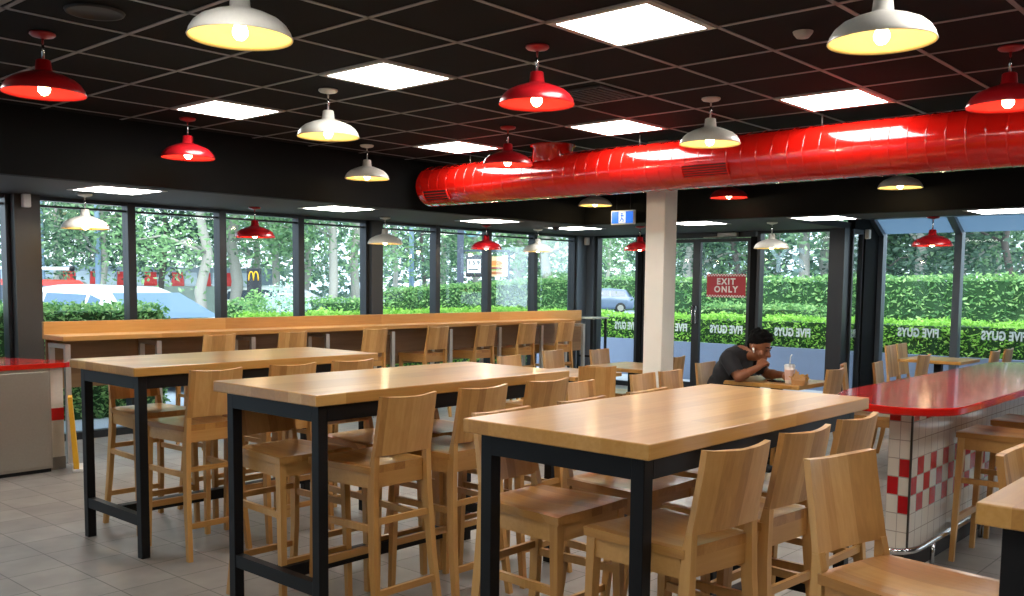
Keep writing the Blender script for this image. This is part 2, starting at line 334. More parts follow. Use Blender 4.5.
# glazed bay: portal frames with chamfered heads, upright panes and sloping panes
def portal(n, y, wd=.09, m=FRAME2):
    pr = [(BX-.08, 0), (BX+.05, 0), (BX+.05, 2.30), (12.60, 2.50), (12.42, 2.50), (12.42, 2.44), (12.55, 2.44), (BX-.08, 2.24)]
    q = MB(); q.prism(pr, y-wd/2, y+wd/2, 'xz'); return struct(q.build('trim_%d' % n, m))
bays = [4.86, 3.86, 2.75, 1.65, .55, -.55, -1.65, -2.75, -3.9]
for i, y in enumerate(bays): portal(15+i, y)
for i in range(len(bays)-1):
    y1, y0 = bays[i]-.045, bays[i+1]+.045; nwin[0] += 1
    f = MB(); f.box(BX-.05, BX+.05, y0, y1, 0, .08); f.box(12.44, 12.60, y0, y1, 2.44, 2.50); o = struct(f.build('window_%d' % nwin[0], FRAME2))
    p = MB(); p.box(BX-.004, BX+.004, y0, y1, .08, 2.27); p.build('pane', GLASS, o); p = MB(); p.prism([(BX-.006, 2.27), (BX+.006, 2.27), (12.606, 2.475), (12.594, 2.475)], y0, y1, 'xz'); p.build('roof_pane', OPAL, o)
    if i < 4: lettering(o, (BX+.012, (y0+y1)/2-.02, .945), (0, 1, 0), .155)
s = MB(); s.box(12.6, BX+.1, YM-.12, YM, 0, 2.5); struct(s.build('trim_30', FRAME))
# cream column
s = MB(); s.bbox(7.1, 7.305, 4.56, 4.758, 0, CE, .01); struct(s.build('column', COLM))

# ---------------------------------------------------------------- ceiling lights, lamps, ceiling fittings
def panel_light(x, y, z, label):
    r = thing('ceiling_light_panel', (x, y, z), 0, label, 'ceiling light', 'square ceiling light panels')
    f = MB()
    for a in (-1, 1): f.box(-.297, .297, min(a*.297, a*.262), max(a*.297, a*.262), -.006, -.001); f.box(min(a*.297, a*.262), max(a*.297, a*.262), -.262, .262, -.006, -.001)
    f.build('light_frame', mat('panel_rim', 'B8B6B2', .5), r); d = MB(); d.box(-.262, .262, -.262, .262, -.005, -.001); d.build('diffuser', DIFF, r); return r
def ctile(i, j): return gx0+(i+.5)*.6, gy0-(j+.5)*.6
for i, j, l in ((0, -3, 'square white ceiling light panel just above the small red lamp nearest the left window run'),
                (4, -3, 'square white ceiling light panel before the end of the red duct, by the dark bulkhead'),
                (0, 0, 'square white ceiling light panel above the white pendant lamp over the farthest long table'),
                (4, 0, 'square white ceiling light panel just in front of the middle of the red duct'),
                (0, 3, 'largest square white ceiling light panel, beside the red pendant in the picture centre top'),
                (4, 3, 'square white ceiling light panel before the red duct, mirrored in it, under the small sensor'),
                (-4, -3, 'square white ceiling light panel behind the camera near the window run'), (-4, 0, 'square white ceiling light panel above the kitchen side, behind the view'),
                (-4, 3, 'square white ceiling light panel behind the camera over the service side'), (0, 6, 'square white ceiling light panel overhead, above the table nearest the camera'),
                (4, 6, 'square white ceiling light panel above the red topped island, outside the view'), (0, 9, 'square white ceiling light panel over the side of the room beyond the corner table'), (4, 9, 'square white ceiling light panel over the far side of the red topped island'), (2, 12, 'square white ceiling light panel by the unseen side wall')):
    if (i, j) == (-4, 0): continue
    x, y = ctile(i, j); panel_light(x, y, CE-(.052 if x < 1.86 else .004), l)
for x, y, l in ((-.9, -.3, 'added unseen light panel over the serving area, overhead behind the camera'), (-.9, -2.4, 'added unseen light panel over the serving area, far back'), (1.0, -2.4, 'added unseen light panel over the serving counter'), (-2.9, 1.0, 'added unseen light panel over the kitchen line'), (-2.9, -1.4, 'added unseen light panel over the kitchen line, far back'), (-4.6, 0, 'added unseen light panel by the kitchen back wall'), (-2.9, 3.4, 'added unseen light panel over the pick up counter'), (.6, .6, 'added unseen light panel right above the camera')):  # unseen panels added as fill for the chair backs
    panel_light(x, y, CE-.052, l)
for x, l in ((3.80, 'flush white light panel in the low soffit above the window nearest the grey pillar'), (6.14, 'flush white light panel in the low soffit above the fourth window past the pillar'),
             (8.42, 'flush white light panel in the low soffit behind the dark window pillar'), (10.1, 'flush white light panel in the low soffit by the corner of the two glass walls')):
    panel_light(x, 7.90, SO, l)
for y, l in ((6.0, 'flush white light panel in the low soffit behind the cream column, before the exit doors'), (4.41, 'flush white light panel in the low soffit before the window next to the exit doors'), (2.6, 'flush white light panel in the low soffit before the sloping glazed bay')):
    panel_light(10.06, y, SO, l)
def make_lamp(red):
    r = thing('pendant_lamp', (0, 0, 0)); out, inn = (REDL, REDIN) if red else (WHL, CREAM)
    prof = [(.203, -.004), (.205, .0), (.198, .014), (.197, .022), (.180, .048), (.154, .070), (.112, .089), (.072, .103), (.048, .110), (.041, .118), (.036, .165), (.030, .170), (.009, .172)]
    inner = [(.203, -.004), (.193, .012), (.175, .043), (.149, .064), (.108, .082), (.068, .096), (.03, .103), (.001, .105)]
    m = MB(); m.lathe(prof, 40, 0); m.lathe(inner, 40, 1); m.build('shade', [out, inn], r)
    m = MB(); m.lathe([(.001, .305), (.062, .305), (.064, .297), (.055, .288), (.02, .280), (.009, .276)], 28); m.build('canopy', out, r)
    m = MB(); m.tube([(0, 0, .168), (0, 0, .285)], .007, 10); m.build('stem', CHROME, r)
    m = MB(); m.lathe([(.001, -.012), (.016, -.008), (.029, .008), (.031, .024), (.024, .044), (.014, .062), (.014, .10)], 16); m.build('bulb', BULB, r)
    ld = bpy.data.lights.new('lamp_light', 'POINT'); ld.energy = BULB_W; ld.color = (1, .80, .48); ld.shadow_soft_size = .03
    lo = bpy.data.objects.new('lamp_light', ld); C.objects.link(lo); lo.parent = r; lo.location = (0, 0, -.03)
    return r
LR, LW = make_lamp(True), make_lamp(False); used = {True: False, False: False}
def lamp(red, x, y, zc, label):
    src = LR if red else LW; loc = (x, y, zc-.3055)
    if not used[red]: used[red] = True; o = src; o.location = loc
    else: o = dup(src, loc)
    tag(o, label, 'pendant lamp', 'red barn pendants' if red else 'white barn pendants'); return o
for red, x, y, l in ((1, 2.1, 5.15, 'red barn pendant under the round ceiling speaker, over the dark bulkhead side'), (0, 2.13, 3.36, 'big white barn pendant at the top of the view between speaker and centre red pendant'),
                     (1, 3.9, 6.91, 'small red barn pendant hanging right under a ceiling light panel before the black bulkhead'), (0, 3.92, 5.15, 'white barn pendant hanging below a square light panel over the farthest long table'),
                     (1, 3.92, 3.34, 'red barn pendant beside the largest ceiling light panel'), (0, 3.78, 1.45, 'largest white barn pendant, near the small white ceiling sensor'),
                     (0, 5.7, 6.91, 'small white barn pendant before the black bulkhead, close to the red duct end'), (1, 5.75, 5.2, 'red barn pendant overlapping the riser of the red duct'),
                     (0, 5.73, 3.335, 'white barn pendant in front of the slotted grille of the red duct'), (1, 5.5, 1.43, 'red barn pendant over the red topped tiled island, in front of the duct'),
                     (0, 9.3, 6.97, 'white pendant shade peeping out below the duct beside the blue exit sign'), (1, 9.3, 5.16, 'red pendant shade peeping out below the duct to the right of the cream column'),
                     (0, 9.3, 3.33, 'white pendant shade peeping out below the duct above the glazed bay')): lamp(bool(red), x, y, CE, l)
for red, x, y, l in ((0, 3.79, 8.5, 'white pendant under the low soffit in front of the white parked car window'), (1, 5.53, 8.5, 'red pendant under the low soffit in front of the third window'),
                     (0, 7.28, 8.5, 'white pendant in front of the dark pillar of the long window wall'), (1, 9.0, 8.5, 'red pendant in front of the menu board seen through the window'),
                     (0, 10.04, 8.5, 'white pendant under the low soffit by the small black ceiling camera'), (1, 10.25, 6.95, 'red pendant half hidden behind the cream column'),
                     (0, 10.4, 5.19, 'white pendant in front of the exit doors, beside the door sign'), (1, 10.5, 3.40, 'red pendant hanging before the sloping glazed bay')): lamp(bool(red), x, y, SO, l)
m = MB(); m.lathe([(.001, -.006), (.112, -.006), (.116, -.010), (.130, -.010), (.135, 0)], 40); tag(m.build('ceiling_speaker', mat('speaker_black', '242122', .7), None, (2.09, 4.53, CE-.004)), 'round black speaker flush in the black tiled ceiling', 'speaker')
m = MB(); m.lathe([(.001, -.03), (.03, -.03), (.045, -.012), (.05, 0)], 24); tag(m.build('smoke_sensor', mat('grey_plastic', 'A8A4A0', .5), None, (4.53, 2.13, CE-.004)), 'small pale sensor on a black ceiling tile near the big white pendant', 'sensor')
m = MB(); m.box(-.2, .2, -.2, .2, -.012, 0)
for k in range(7): m.box(-.17, .17, -.17+k*.05, -.15+k*.05, -.018, -.012)
tag(m.build('air_vent', mat('vent_dark', '34363C', .6), None, (5.1, 3.85, CE-.004)), 'dark square air vent in the black ceiling behind the centre red pendant', 'vent')
m = MB(); m.lathe([(.001, -.05), (.03, -.045), (.05, -.02), (.06, 0)], 24); tag(m.build('dome_camera', mat('camera_black', '101012', .3), None, (9.78, 7.97, SO)), 'small black dome camera under the low soffit near the corner', 'camera')
for nm, loc, l in (('alarm_sensor', (3.46, 8.94, 2.24), 'small white alarm sensor at the top of the grey window pillar'), ('alarm_sensor', (11.84, 9.02, 2.22), 'small white alarm sensor at the top of the glass corner post'), ('alarm_sensor', (12.38, 4.82, 2.24), 'small white alarm sensor above the narrow return window by the bay')):
    m = MB(); m.bbox(-.035, .035, -.03, .03, -.06, .06, .01); tag(m.build(nm, WHITE, None, loc), l, 'sensor')
m = MB(); m.bbox(GX-.13, GX-.065, 6.45, 6.75, 2.235, 2.29, .006)
o = m.build('door_closer', STEEL); m = MB(); m.bar((GX-.09, 6.68, 2.235), (GX-.16, 6.95, 2.225), .02, .012); m.build('closer_arm', STEEL, o); tag(o, 'silver door closer with arm above the exit door', 'door closer')

# red spiral duct
DX, DZ, DR = 6.75, 2.525, .198
duct = thing('air_duct', (DX, 0, DZ), 0, 'shiny red round ventilation duct hung under the black ceiling', 'duct')
nseg = 64
def ring_(y_, r): return [(r*math.cos(2*PI*j/nseg), y_, r*math.sin(2*PI*j/nseg)) for j in range(nseg)]
m = MB(); m.loft([ring_(-5.9, DR), ring_(7.16, DR)], 0, False, True)
m.loft([ring_(7.16, DR), ring_(7.19, DR-.008), ring_(7.21, DR-.03)], 0, False, True); m.add(ring_(7.21, DR-.03), [tuple(range(nseg))])
y_ = -5.8
while y_ < 7.14:
    m.loft([ring_(y_-.005, DR-.001), ring_(y_-.002, DR+.0025), ring_(y_+.002, DR+.0025), ring_(y_+.005, DR-.001)], 0, False, True); y_ += .123
m.build('duct_pipe', RED, duct)
def grille(y0, y1, z0, z1, n):
    a0, a1 = PI-math.asin(z1/DR), PI-math.asin(z0/DR)
    def pt(y, a, r): return (r*math.cos(a), y, r*math.sin(a))
    m = MB(); K = 8; fr = MB()
    m.loft([[pt(y, a0+(a1-a0)*k/K, DR+.006) for k in range(K+1)] for y in (y0, y1)], 0, False, False, False)
    o = m.build('grille', mat('grille_dark', '3A0A0C', .6), duct)
    for k in range(n+1):
        a = a0+(a1-a0)*k/n; s_ = MB(); s_.bar(pt(y0, a, DR+.010), pt(y1, a, DR+.010), .008, .012, ax=(0, 0, 1)); s_.build('slat', RED, o)
    for y_ in (y0, y1):
        s_ = MB(); s_.tube([pt(y_, a0+(a1-a0)*k/K, DR+.010) for k in range(K+1)], .009, 6); s_.build('grille_rim', RED, o)
grille(3.66, 4.06, -.12, -.035, 5); grille(6.74, 7.08, -.15, -.06, 4)
m = MB(); m.lathe([(.19, .12), (.19, .25), (.21, .26), (.21, .28)], 36, 0, (0, 5.55, 0)); m.build('riser', RED, duct)
for y_ in (-1.5, 1.2, 3.0, 4.6, 6.6):
    m = MB(); m.tube([(0, y_, DR-.01), (0, y_, CE-DZ)], .006, 6); m.build('hanger_rod', STEEL, duct)

# blue running-man exit sign
ex = thing('exit_sign', (9.5, 6.69, 2.36), 0, 'small glowing blue running man exit sign hung from the bulkhead', 'exit sign')
m = MB(); m.bbox(-.02, .02, -.17, .17, -.085, .085, .006); m.build('sign_case', WHITE, ex)
BLUE = mat('sign_blue', '0E5FD0', .5, emit='1272EC', es=.5); SWH = mat('sign_white', 'EAF4FF', .5, emit='D8ECFF', es=.4)
m = MB(); m.box(-.024, -.0205, -.155, .155, -.07, .07); m.build('blue_face', BLUE, ex)
m = MB(); m.box(-.026, -.0241, -.05, .05, -.07, .07); m.build('white_doorway', SWH, ex)
m = MB()
m.sphere((-.0262, .004, .045), .012, 0, 12, (.1, 1, 1))
for p0, p1 in (((.0, .03), (.006, -.012)), ((.006, -.012), (-.018, -.03)), ((-.018, -.03), (-.012, -.058)), ((.006, -.012), (.022, -.035)), ((.022, -.035), (.036, -.05)), ((0, .028), (-.024, .012)), ((0, .028), (.024, .018))):
    m.bar((-.0265, p0[0], p0[1]), (-.0265, p1[0], p1[1]), .001, .012, ax=(1, 0, 0))
m.build('running_figure', BLUE, ex)
m = MB(); m.tube([(0, .1, .085), (0, .1, CE-2.36)], .005, 6); m.tube([(0, -.1, .085), (0, -.1, CE-2.36)], .005, 6); m.build('hanger', BLK, ex)
# EXIT ONLY door sign
es_ = thing('door_sign', (GX-.012, 6.655, 1.55), 0, 'red sign reading EXIT ONLY with checkered edges on the glass door', 'sign')
m = MB(); m.box(-.004, .004, -.305, .305, -.165, .165); m.build('sign_board', mat('sign_red', 'A81E2C', .5), es_)
m = MB(); q = .0218
for k in range(28):
    for r_ in range(2):
        if (k+r_) % 2 == 0:
            for z0 in (-.165, .165-2*q*.75): m.box(-.0055, -.0042, -.305+k*q, -.305+(k+1)*q, z0+r_*q*.75, z0+(r_+1)*q*.75)
m.build('checker_border', mat('sign_white_paint', 'E8E0DC', .5), es_)
text_mesh('sign_text', 'EXIT\nONLY', .12, mat('sign_white_paint', 'E8E0DC', .5), es_, frame_axes((0, -1, 0), (0, 0, 1), (-1, 0, 0), (-.006, 0, .0)), .001, .004, spacing=1.25, lines=.92)

# ---------------------------------------------------------------- bar tables
def bar_table(x, y, label, Lx=1.70, Wy=.80, H=1.07):
    r = thing('bar_table', (x, y, 0), 0, label, 'table', 'long bar tables')
    m = MB(); m.bbox(0, Lx, 0, Wy, H-.05, H, .004); m.build('table_top', W_TOP, r)
    i, a = .045, .05
    m = MB(); z1, z0 = H-.05, H-.125
    m.box(i+a, Lx-i-a, i, i+.045, z0, z1); m.box(i+a, Lx-i-a, Wy-i-.045, Wy-i, z0, z1); m.box(i, i+.045, i+a, Wy-i-a, z0, z1); m.box(Lx-i-.045, Lx-i, i+a, Wy-i-a, z0, z1); m.build('apron_frame', BLK, r)
    for lx in (i, Lx-i-a):
        for ly in (i, Wy-i-a):
            m = MB(); m.bbox(lx, lx+a, ly, ly+a, 0, z1, .003); m.build('leg', BLK, r)
        m = MB(); m.box(lx+.004, lx+a-.004, i+a, Wy-i-a, .18, .24); m.build('end_rail', BLK, r)
    m = MB(); m.box(i+a, Lx-i-a, Wy/2-.03, Wy/2+.03, .18, .24); m.build('long_rail', BLK, r)
    return r
T1, T2, T3, T4 = (2.41, 4.87), (2.365, 3.20), (2.335, 1.535), (2.22, -.20)
bar_table(*T1, 'long wooden bar table on black legs nearest the window counter, farthest of the row')
bar_table(*T2, 'middle long wooden bar table on black legs, between two similar tables')
bar_table(*T3, 'large foreground wooden bar table with dark frame, its whole top in view', Wy=.775)
bar_table(*T4, 'wooden bar table of which only one corner and black leg enter the view, bottom corner')

# ---------------------------------------------------------------- bar stools with backs (front = +Y)
def make_stool(name='bar_stool', sh=.745, bh=1.045, low=False):
    r = thing(name, (0, 0, 0)); sd0, sd1 = -.19, .205
    # saddle seat
    m = MB(); nx, ny = 14, 10; th = .034; rings = []
    def zt(u, v):  # u across -1..1, v back..front 0..1
        return sh-.013*(1-abs(u)**2.2)*(math.sin(PI*min(1, v*1.15))**.7 if v < .87 else .25)-.004*(abs(u) > .97)
    hw_ = lambda v: .172+.036*v
    top = [[(u*hw_(v), sd0+(sd1-sd0)*v, zt(u, v)) for u in [2*i/nx-1 for i in range(nx+1)]] for v in [j/ny for j in range(ny+1)]]
    vs = [p for row in top for p in row]; n = nx+1; fs = [(j*n+i, j*n+i+1, (j+1)*n+i+1, (j+1)*n+i) for j in range(ny) for i in range(nx)]
    o_ = len(vs); vs += [(x*.985, y, sh-th) for row in top for x, y, z in row]; fs += [(o_+j*n+i, o_+(j+1)*n+i, o_+(j+1)*n+i+1, o_+j*n+i+1) for j in range(ny) for i in range(nx)]
    for i in range(nx): fs += [(i, o_+i, o_+i+1, i+1), (ny*n+i, ny*n+i+1, o_+ny*n+i+1, o_+ny*n+i)]
    for j in range(ny): fs += [(j*n, (j+1)*n, o_+(j+1)*n, o_+j*n), (j*n+nx, o_+j*n+nx, o_+(j+1)*n+nx, (j+1)*n+nx)]
    m.add(vs, fs); m.build('seat', W_SEAT, r)
    za, zb = sh-th-.065, sh-th
    m = MB(); m.box(-.165, .165, .168, .190, za, zb); m.box(-.14, .14, -.19, -.168, za, zb)
    for sx in (-1, 1): m.bar((sx*.152, -.17, (za+zb)/2), (sx*.181, .165, (za+zb)/2), .022, .065, ax=(1, 0, 0))
    m.build('apron', W_RAIL, r)
    for sx in (-1, 1):
        m = MB(); m.bar((sx*.182, .178, zb), (sx*.19, .20, 0), .036, .036, .026, .026); m.build('leg', W_LEG, r)
        # curved rear leg running up into the backrest
        pts = [(sx*.186, -.258, 0), (sx*.172, -.218, sh*.40), (sx*.158, -.194, sh*.82), (sx*.153, -.198, sh+.005), (sx*.152, -.2035, sh+.052)]
        sz = [(.026, .028), (.028, .036), (.029, .044), (.028, .034), (.0275, .0225)]
        m = MB(); m.loft([[(x-a/2, y-b/2, z), (x+a/2, y-b/2, z), (x+a/2, y+b/2, z), (x-a/2, y+b/2, z)] for (x, y, z), (a, b) in zip(pts, sz)]); m.build('leg', W_LEG, r)
    # backrest: bent plank panel, slightly fanned
    m = MB(); nu, nv = 12, 6; z0, z1 = sh+.045, bh; th = .022
    def bp(u, v, back):
        z = z0+(z1-z0)*v+(.010*u*u*(v == 1)); hwid = .166-.012*v+.006*v*v
        y = -.192-.045*v-.022*(1-u*u)*(.6+.4*v)-(th if back else 0); return (u*hwid, y, z)
    us = [2*i/nu-1 for i in range(nu+1)]
    f_ = [[bp(u, j/nv, 0) for u in us] for j in range(nv+1)]; k_ = [[bp(u, j/nv, 1) for u in us] for j in range(nv+1)]
    m.loft([f_[j]+k_[j][::-1] for j in range(nv+1)], 0, True, False); m.build('backrest', W_BACK, r)
    if not low:
        m = MB(); m.bar((-.178, .192, .245), (.178, .192, .245), .022, .034, ax=(0, 1, 0)); m.build('foot_rail', W_RAIL, r)
        m = MB(); m.bar((-.176, -.238, .19), (.176, -.238, .19), .018, .03, ax=(0, 1, 0)); m.build('rear_stretcher', W_RAIL, r)
        m = MB(); m.bar((-.162, -.205, .50), (.162, -.205, .50), .016, .028, ax=(0, 1, 0)); m.build('rear_stretcher', W_RAIL, r)
        for sx in (-1, 1):
            m = MB(); m.bar((sx*.166, -.205, .47), (sx*.185, .188, .47), .018, .03, ax=(1, 0, 0)); m.build('side_stretcher', W_LEG, r)
    return r
ST = make_stool(); LC = make_stool('dining_chair', .45, .86, True); first = {'s': True, 'l': True}
def stool(x, y, rz, label, group):
    if first['s']: first['s'] = False; o = ST; o.location = (x, y, 0); o.rotation_euler.z = rz
    else: o = dup(ST, (x, y, 0), rz)
    return tag(o, label, 'bar stool', group)
def chair(x, y, rz, label, group='low chairs at the small tables'):
    if first['l']: first['l'] = False; o = LC; o.location = (x, y, 0); o.rotation_euler.z = rz
    else: o = dup(LC, (x, y, 0), rz)
    return tag(o, label, 'chair', group)
endn = ['at its open aisle end', 'in the middle', 'at its column end']
for k, x in enumerate((2.80, 3.31, 3.76)):
    stool(x, 4.945, 0, 'wooden bar stool on the near side of the farthest table, '+endn[k], 'stools at the farthest long table')
for k, x in enumerate((2.87, 3.38, 3.84)):
    stool(x, 5.585, PI, 'wooden bar stool on the window side of the farthest table, '+endn[k], 'stools at the farthest long table')
for k, x in enumerate((2.77, 3.25, 3.73)):
    stool(x, 3.325, 0, 'wooden bar stool on the near side of the middle table, '+endn[k], 'stools at the middle long table')
for k, x in enumerate((2.66, 3.16, 3.66)):
    stool(x, 3.80, PI, 'wooden bar stool on the far side of the middle table, '+endn[k], 'stools at the middle long table')
for k, x in enumerate((2.635, 3.10, 3.55)):
    stool(x, 1.635, -R((8, 4, 2)[k]), 'wooden bar stool on the near side of the foreground table, '+endn[k], 'stools at the foreground table')
for k, x in enumerate((2.69, 3.20, 3.70)):
    stool(x, 2.20, PI, 'wooden bar stool on the far side of the foreground table, '+endn[k], 'stools at the foreground table')
stool(2.63, .855, PI-R(12), 'closest wooden bar stool, whole bare seat showing, pulled out beside the cut off corner table', 'stools at the corner table')
stool(3.14, .50, PI, 'wooden bar stool pushed under the cut off corner table, only its back edge in view', 'stools at the corner table')
for k, (x, l) in enumerate(((4.66, 'first from the red topped steel cabinet'), (5.465, 'second from the red topped steel cabinet'), (6.51, 'third from the red topped steel cabinet'), (7.43, 'fourth from the red topped steel cabinet'),
                           (8.23, 'third from the glass corner'), (8.99, 'second from the glass corner'), (9.77, 'next to the glass corner'))):
    stool(x, 8.00, 0, 'wooden bar stool at the window counter, '+l, 'stools at the window counter')
stool(5.77, 1.42, 0, 'nearer wooden bar stool at the tiled island, only its seat front and legs in view', 'stools at the tiled island')
stool(6.44, 1.42, 0, 'farther wooden bar stool at the tiled island, only a seat corner in view', 'stools at the tiled island')

# ---------------------------------------------------------------- window counter
wc = thing('window_counter', (3.32, 7.92, 0), 0, 'long wooden bar counter with raised back board along the window wall', 'counter')
LXC = 7.48
m = MB(); m.bbox(0, LXC-.62, 0, .38, 1.03, 1.07, .003); m.build('counter_top', W_CNT, wc)
m = MB(); m.bbox(-.0, LXC, .38, .41, 1.03, 1.178, .003); m.build('back_board', W_CNT, wc)
m = MB(); m.box(0.02, LXC, .385, .405, .60, 1.03); m.build('front_panel', W_PAN, wc)
for x in (.055, .86, 1.83, 2.72, 3.62, 4.52, 5.38, 6.2, 7.1):
    m = MB(); m.box(x-.022, x+.022, .04, .075, 0, 1.0); m.box(x-.022, x+.022, .35, .38, 0, 1.0); m.box(x-.022, x+.022, .075, .35, .965, 1.0); m.build('leg_frame', mat('satin_alu', 'B7B2AC', .4, .6), wc)
rl = thing('rail_table', (10.84, 8.12, 0), 0, 'slim steel framed ledge standing at the end of the window counter', 'ledge')
m = MB(); m.bbox(0, .38, 0, .32, 1.05, 1.075, .003); m.build('ledge_top', mat('pale_ledge', '9AA39A', .4), rl)
for x in (.02, .33):
    m = MB(); m.box(x, x+.03, .02, .05, 0, 1.05); m.box(x, x+.03, .27, .30, 0, 1.05); m.box(x, x+.03, .05, .27, .5, .53); m.build('leg', BLK, rl)

# ---------------------------------------------------------------- red topped steel cabinet at the far end of the aisle
cb = thing('waste_cabinet', (1.4, 7.72, 0), 0, 'steel fronted service cabinet with a red top beside the window counter', 'cabinet')
m = MB()
m.prism([(0, -.03), (1.84, -.03), (1.89, 0), (1.91, .08), (1.93, .17), (1.6, .9), (0, .9)], .835, .875); m.build('red_top', RED, cb)
m = MB(); m.box(0, 1.73, .0, .08, .03, .835); m.build('steel_body', STEEL, cb)
m = MB(); m.box(0.02, 1.72, .01, .08, 0, .03); m.build('plinth', BLK, cb)
for k in range(2):
    m = MB(); m.bbox(.03+k*.85, .86+k*.85, -.018, 0, .05, .81, .004); d = m.build('steel_door', STEEL, cb)
m = MB(); m.box(0, 1.86, .08, .18, .1, .835, 0); m.build('tiled_wall', mat('white_tile_plain', 'CFC9BF', .3), cb)
m = MB(); m.box(1.74, 1.862, .078, .182, .40, .50); m.build('red_tile_band', mat('red_tile', 'C01C22', .3), cb)
m = MB(); m.box(1.70, 1.865, .075, .182, 0, .1); m.build('wall_plinth', mat('grey_plinth', '7E7B76', .5), cb)
ys = thing('floor_sign', (3.30, 7.68, 0), R(-24), 'narrow yellow folded caution sign leaning beside the red topped cabinet', 'floor sign')
m = MB(); m.loft([[(-.02, -.13, .02), (.02, -.13, .02), (.02, .13, .02), (-.02, .13, .02)], [(-.05, -.09, .60), (-.02, -.09, .60), (-.02, .09, .60), (-.05, .09, .60)]]); m.build('panel', mat('sign_yellow', 'D9A41C', .5), ys)
m = MB(); m.bbox(-.03, .05, -.14, .14, 0, .025, .005); m.build('foot', WHITE, ys)

# ---------------------------------------------------------------- tiled island with a red top
isl = thing('tiled_island', (5.05, 1.69, 0), 0, 'white tiled island with red checks and a glossy red rounded top', 'counter')
tm = bpy.data.materials.new('checker_tiles'); tm.use_nodes = True; t = tm.node_tree; b = t.nodes['Principled BSDF']; N = t.nodes.new; L = t.links.new
tc = N('ShaderNodeTexCoord'); sp = N('ShaderNodeSeparateXYZ'); L(tc.outputs['Object'], sp.inputs[0])
def math_(op, a, b_=None, c_=None):
    n = N('ShaderNodeMath'); n.operation = op
    for i_, v in enumerate((a, b_, c_)):
        if v is None: continue
        if isinstance(v, (int, float)): n.inputs[i_].default_value = v
        else: L(v, n.inputs[i_])
    return n.outputs[0]
TS = .0985
geo = N('ShaderNodeNewGeometry'); sn = N('ShaderNodeSeparateXYZ'); L(geo.outputs['Normal'], sn.inputs[0])
endf = math_('GREATER_THAN', math_('ABSOLUTE', sn.outputs[0]), .5)
uend = math_('ADD', math_('DIVIDE', sp.outputs[1], .06), 1); uside = math_('DIVIDE', sp.outputs[0], .104)
u_ = math_('ADD', math_('MULTIPLY', uend, endf), math_('MULTIPLY', uside, math_('SUBTRACT', 1, endf)))
v_ = math_('DIVIDE', math_('SUBTRACT', sp.outputs[2], .15), TS)
ui, vi = math_('FLOOR', u_), math_('FLOOR', v_)
par = math_('MODULO', math_('ABSOLUTE', math_('ADD', ui, vi)), 2)
odd = math_('GREATER_THAN', par, .5)
band = math_('MULTIPLY', math_('GREATER_THAN', vi, 1.5), math_('LESS_THAN', vi, 4.5)); topb = math_('GREATER_THAN', vi, 6.5)
red = math_('MULTIPLY', math_('MAXIMUM', band, topb), odd)
fu, fv = math_('FRACT', u_), math_('FRACT', v_)
gr = math_('MAXIMUM', math_('MAXIMUM', math_('LESS_THAN', fu, .03), math_('GREATER_THAN', fu, .97)), math_('MAXIMUM', math_('LESS_THAN', fv, .025), math_('GREATER_THAN', fv, .975)))
m1 = N('ShaderNodeMix'); m1.data_type = 'RGBA'; m1.inputs['A'].default_value = srgb('D9D2C4'); m1.inputs['B'].default_value = srgb('B4181E'); L(red, m1.inputs['Factor'])
m2 = N('ShaderNodeMix'); m2.data_type = 'RGBA'; L(m1.outputs['Result'], m2.inputs['A']); m2.inputs['B'].default_value = srgb('A59C90'); L(gr, m2.inputs['Factor'])
L(m2.outputs['Result'], b.inputs['Base Color']); b.inputs['Roughness'].default_value = .18
m = MB(); m.box(0, 3.0, 0, .12, .15, .92); m.build('tiled_wall', tm, isl)
m = MB(); m.box(.04, 2.96, .03, .09, 0, .15); m.build('kick_plinth', mat('dark_plinth', '2E2B29', .7), isl)
m = MB(); m.box(-.004, .006, -.004, .006, .15, .92); m.build('corner_trim', mat('dark_trim', '4A4640', .4, .6), isl)
def rrect(x0, x1, y0, y1, r, n=10):
    pts = []
    for cx, cy, a in ((x1-r, y1-r, 0), (x0+r, y1-r, 90), (x0+r, y0+r, 180), (x1-r, y0+r, 270)):
        pts += [(cx+r*math.cos(R(a+90*i/n)), cy+r*math.sin(R(a+90*i/n))) for i in range(n+1)]
    return pts
def island_top(e):
    q = []
    for cx, cy, rx, ry, a0 in ((2.95, .15, .30, .30, 0), (.28, -.03, .67, .48, 90), (-.09, -.03, .30, .26, 180), (2.95, .01, .30, .30, 270)):
        q += [(cx+(rx-e)*math.cos(R(a0+90*i/14)), cy+(ry-e)*math.sin(R(a0+90*i/14))) for i in range(15)]
    return q
m = MB(); m.loft([[(x, y, z) for x, y in island_top(e)] for e, z in ((.006, .922), (0, .928), (0, .956), (.006, .962))]); m.build('red_top', RED, isl)
m = MB()
yo, yi = -.036, .156
rail = [(2.9, yo, .16), (.25, yo, .16)]+[(.25-.30*math.sin(R(a)) if False else .10-.18*math.sin(R(a)), .06-.096*math.cos(R(a)), .16) for a in range(0, 181, 15)]+[(.25, yi, .16), (2.9, yi, .16)]
m.tube(rail, .018, 12)
for x in (.3, 1.2, 2.1, 2.8):
    for y_ in (yo, yi): m.tube([(x, y_, 0), (x, y_, .16)], .012, 8)
m.build('foot_rail', CHROME, isl)

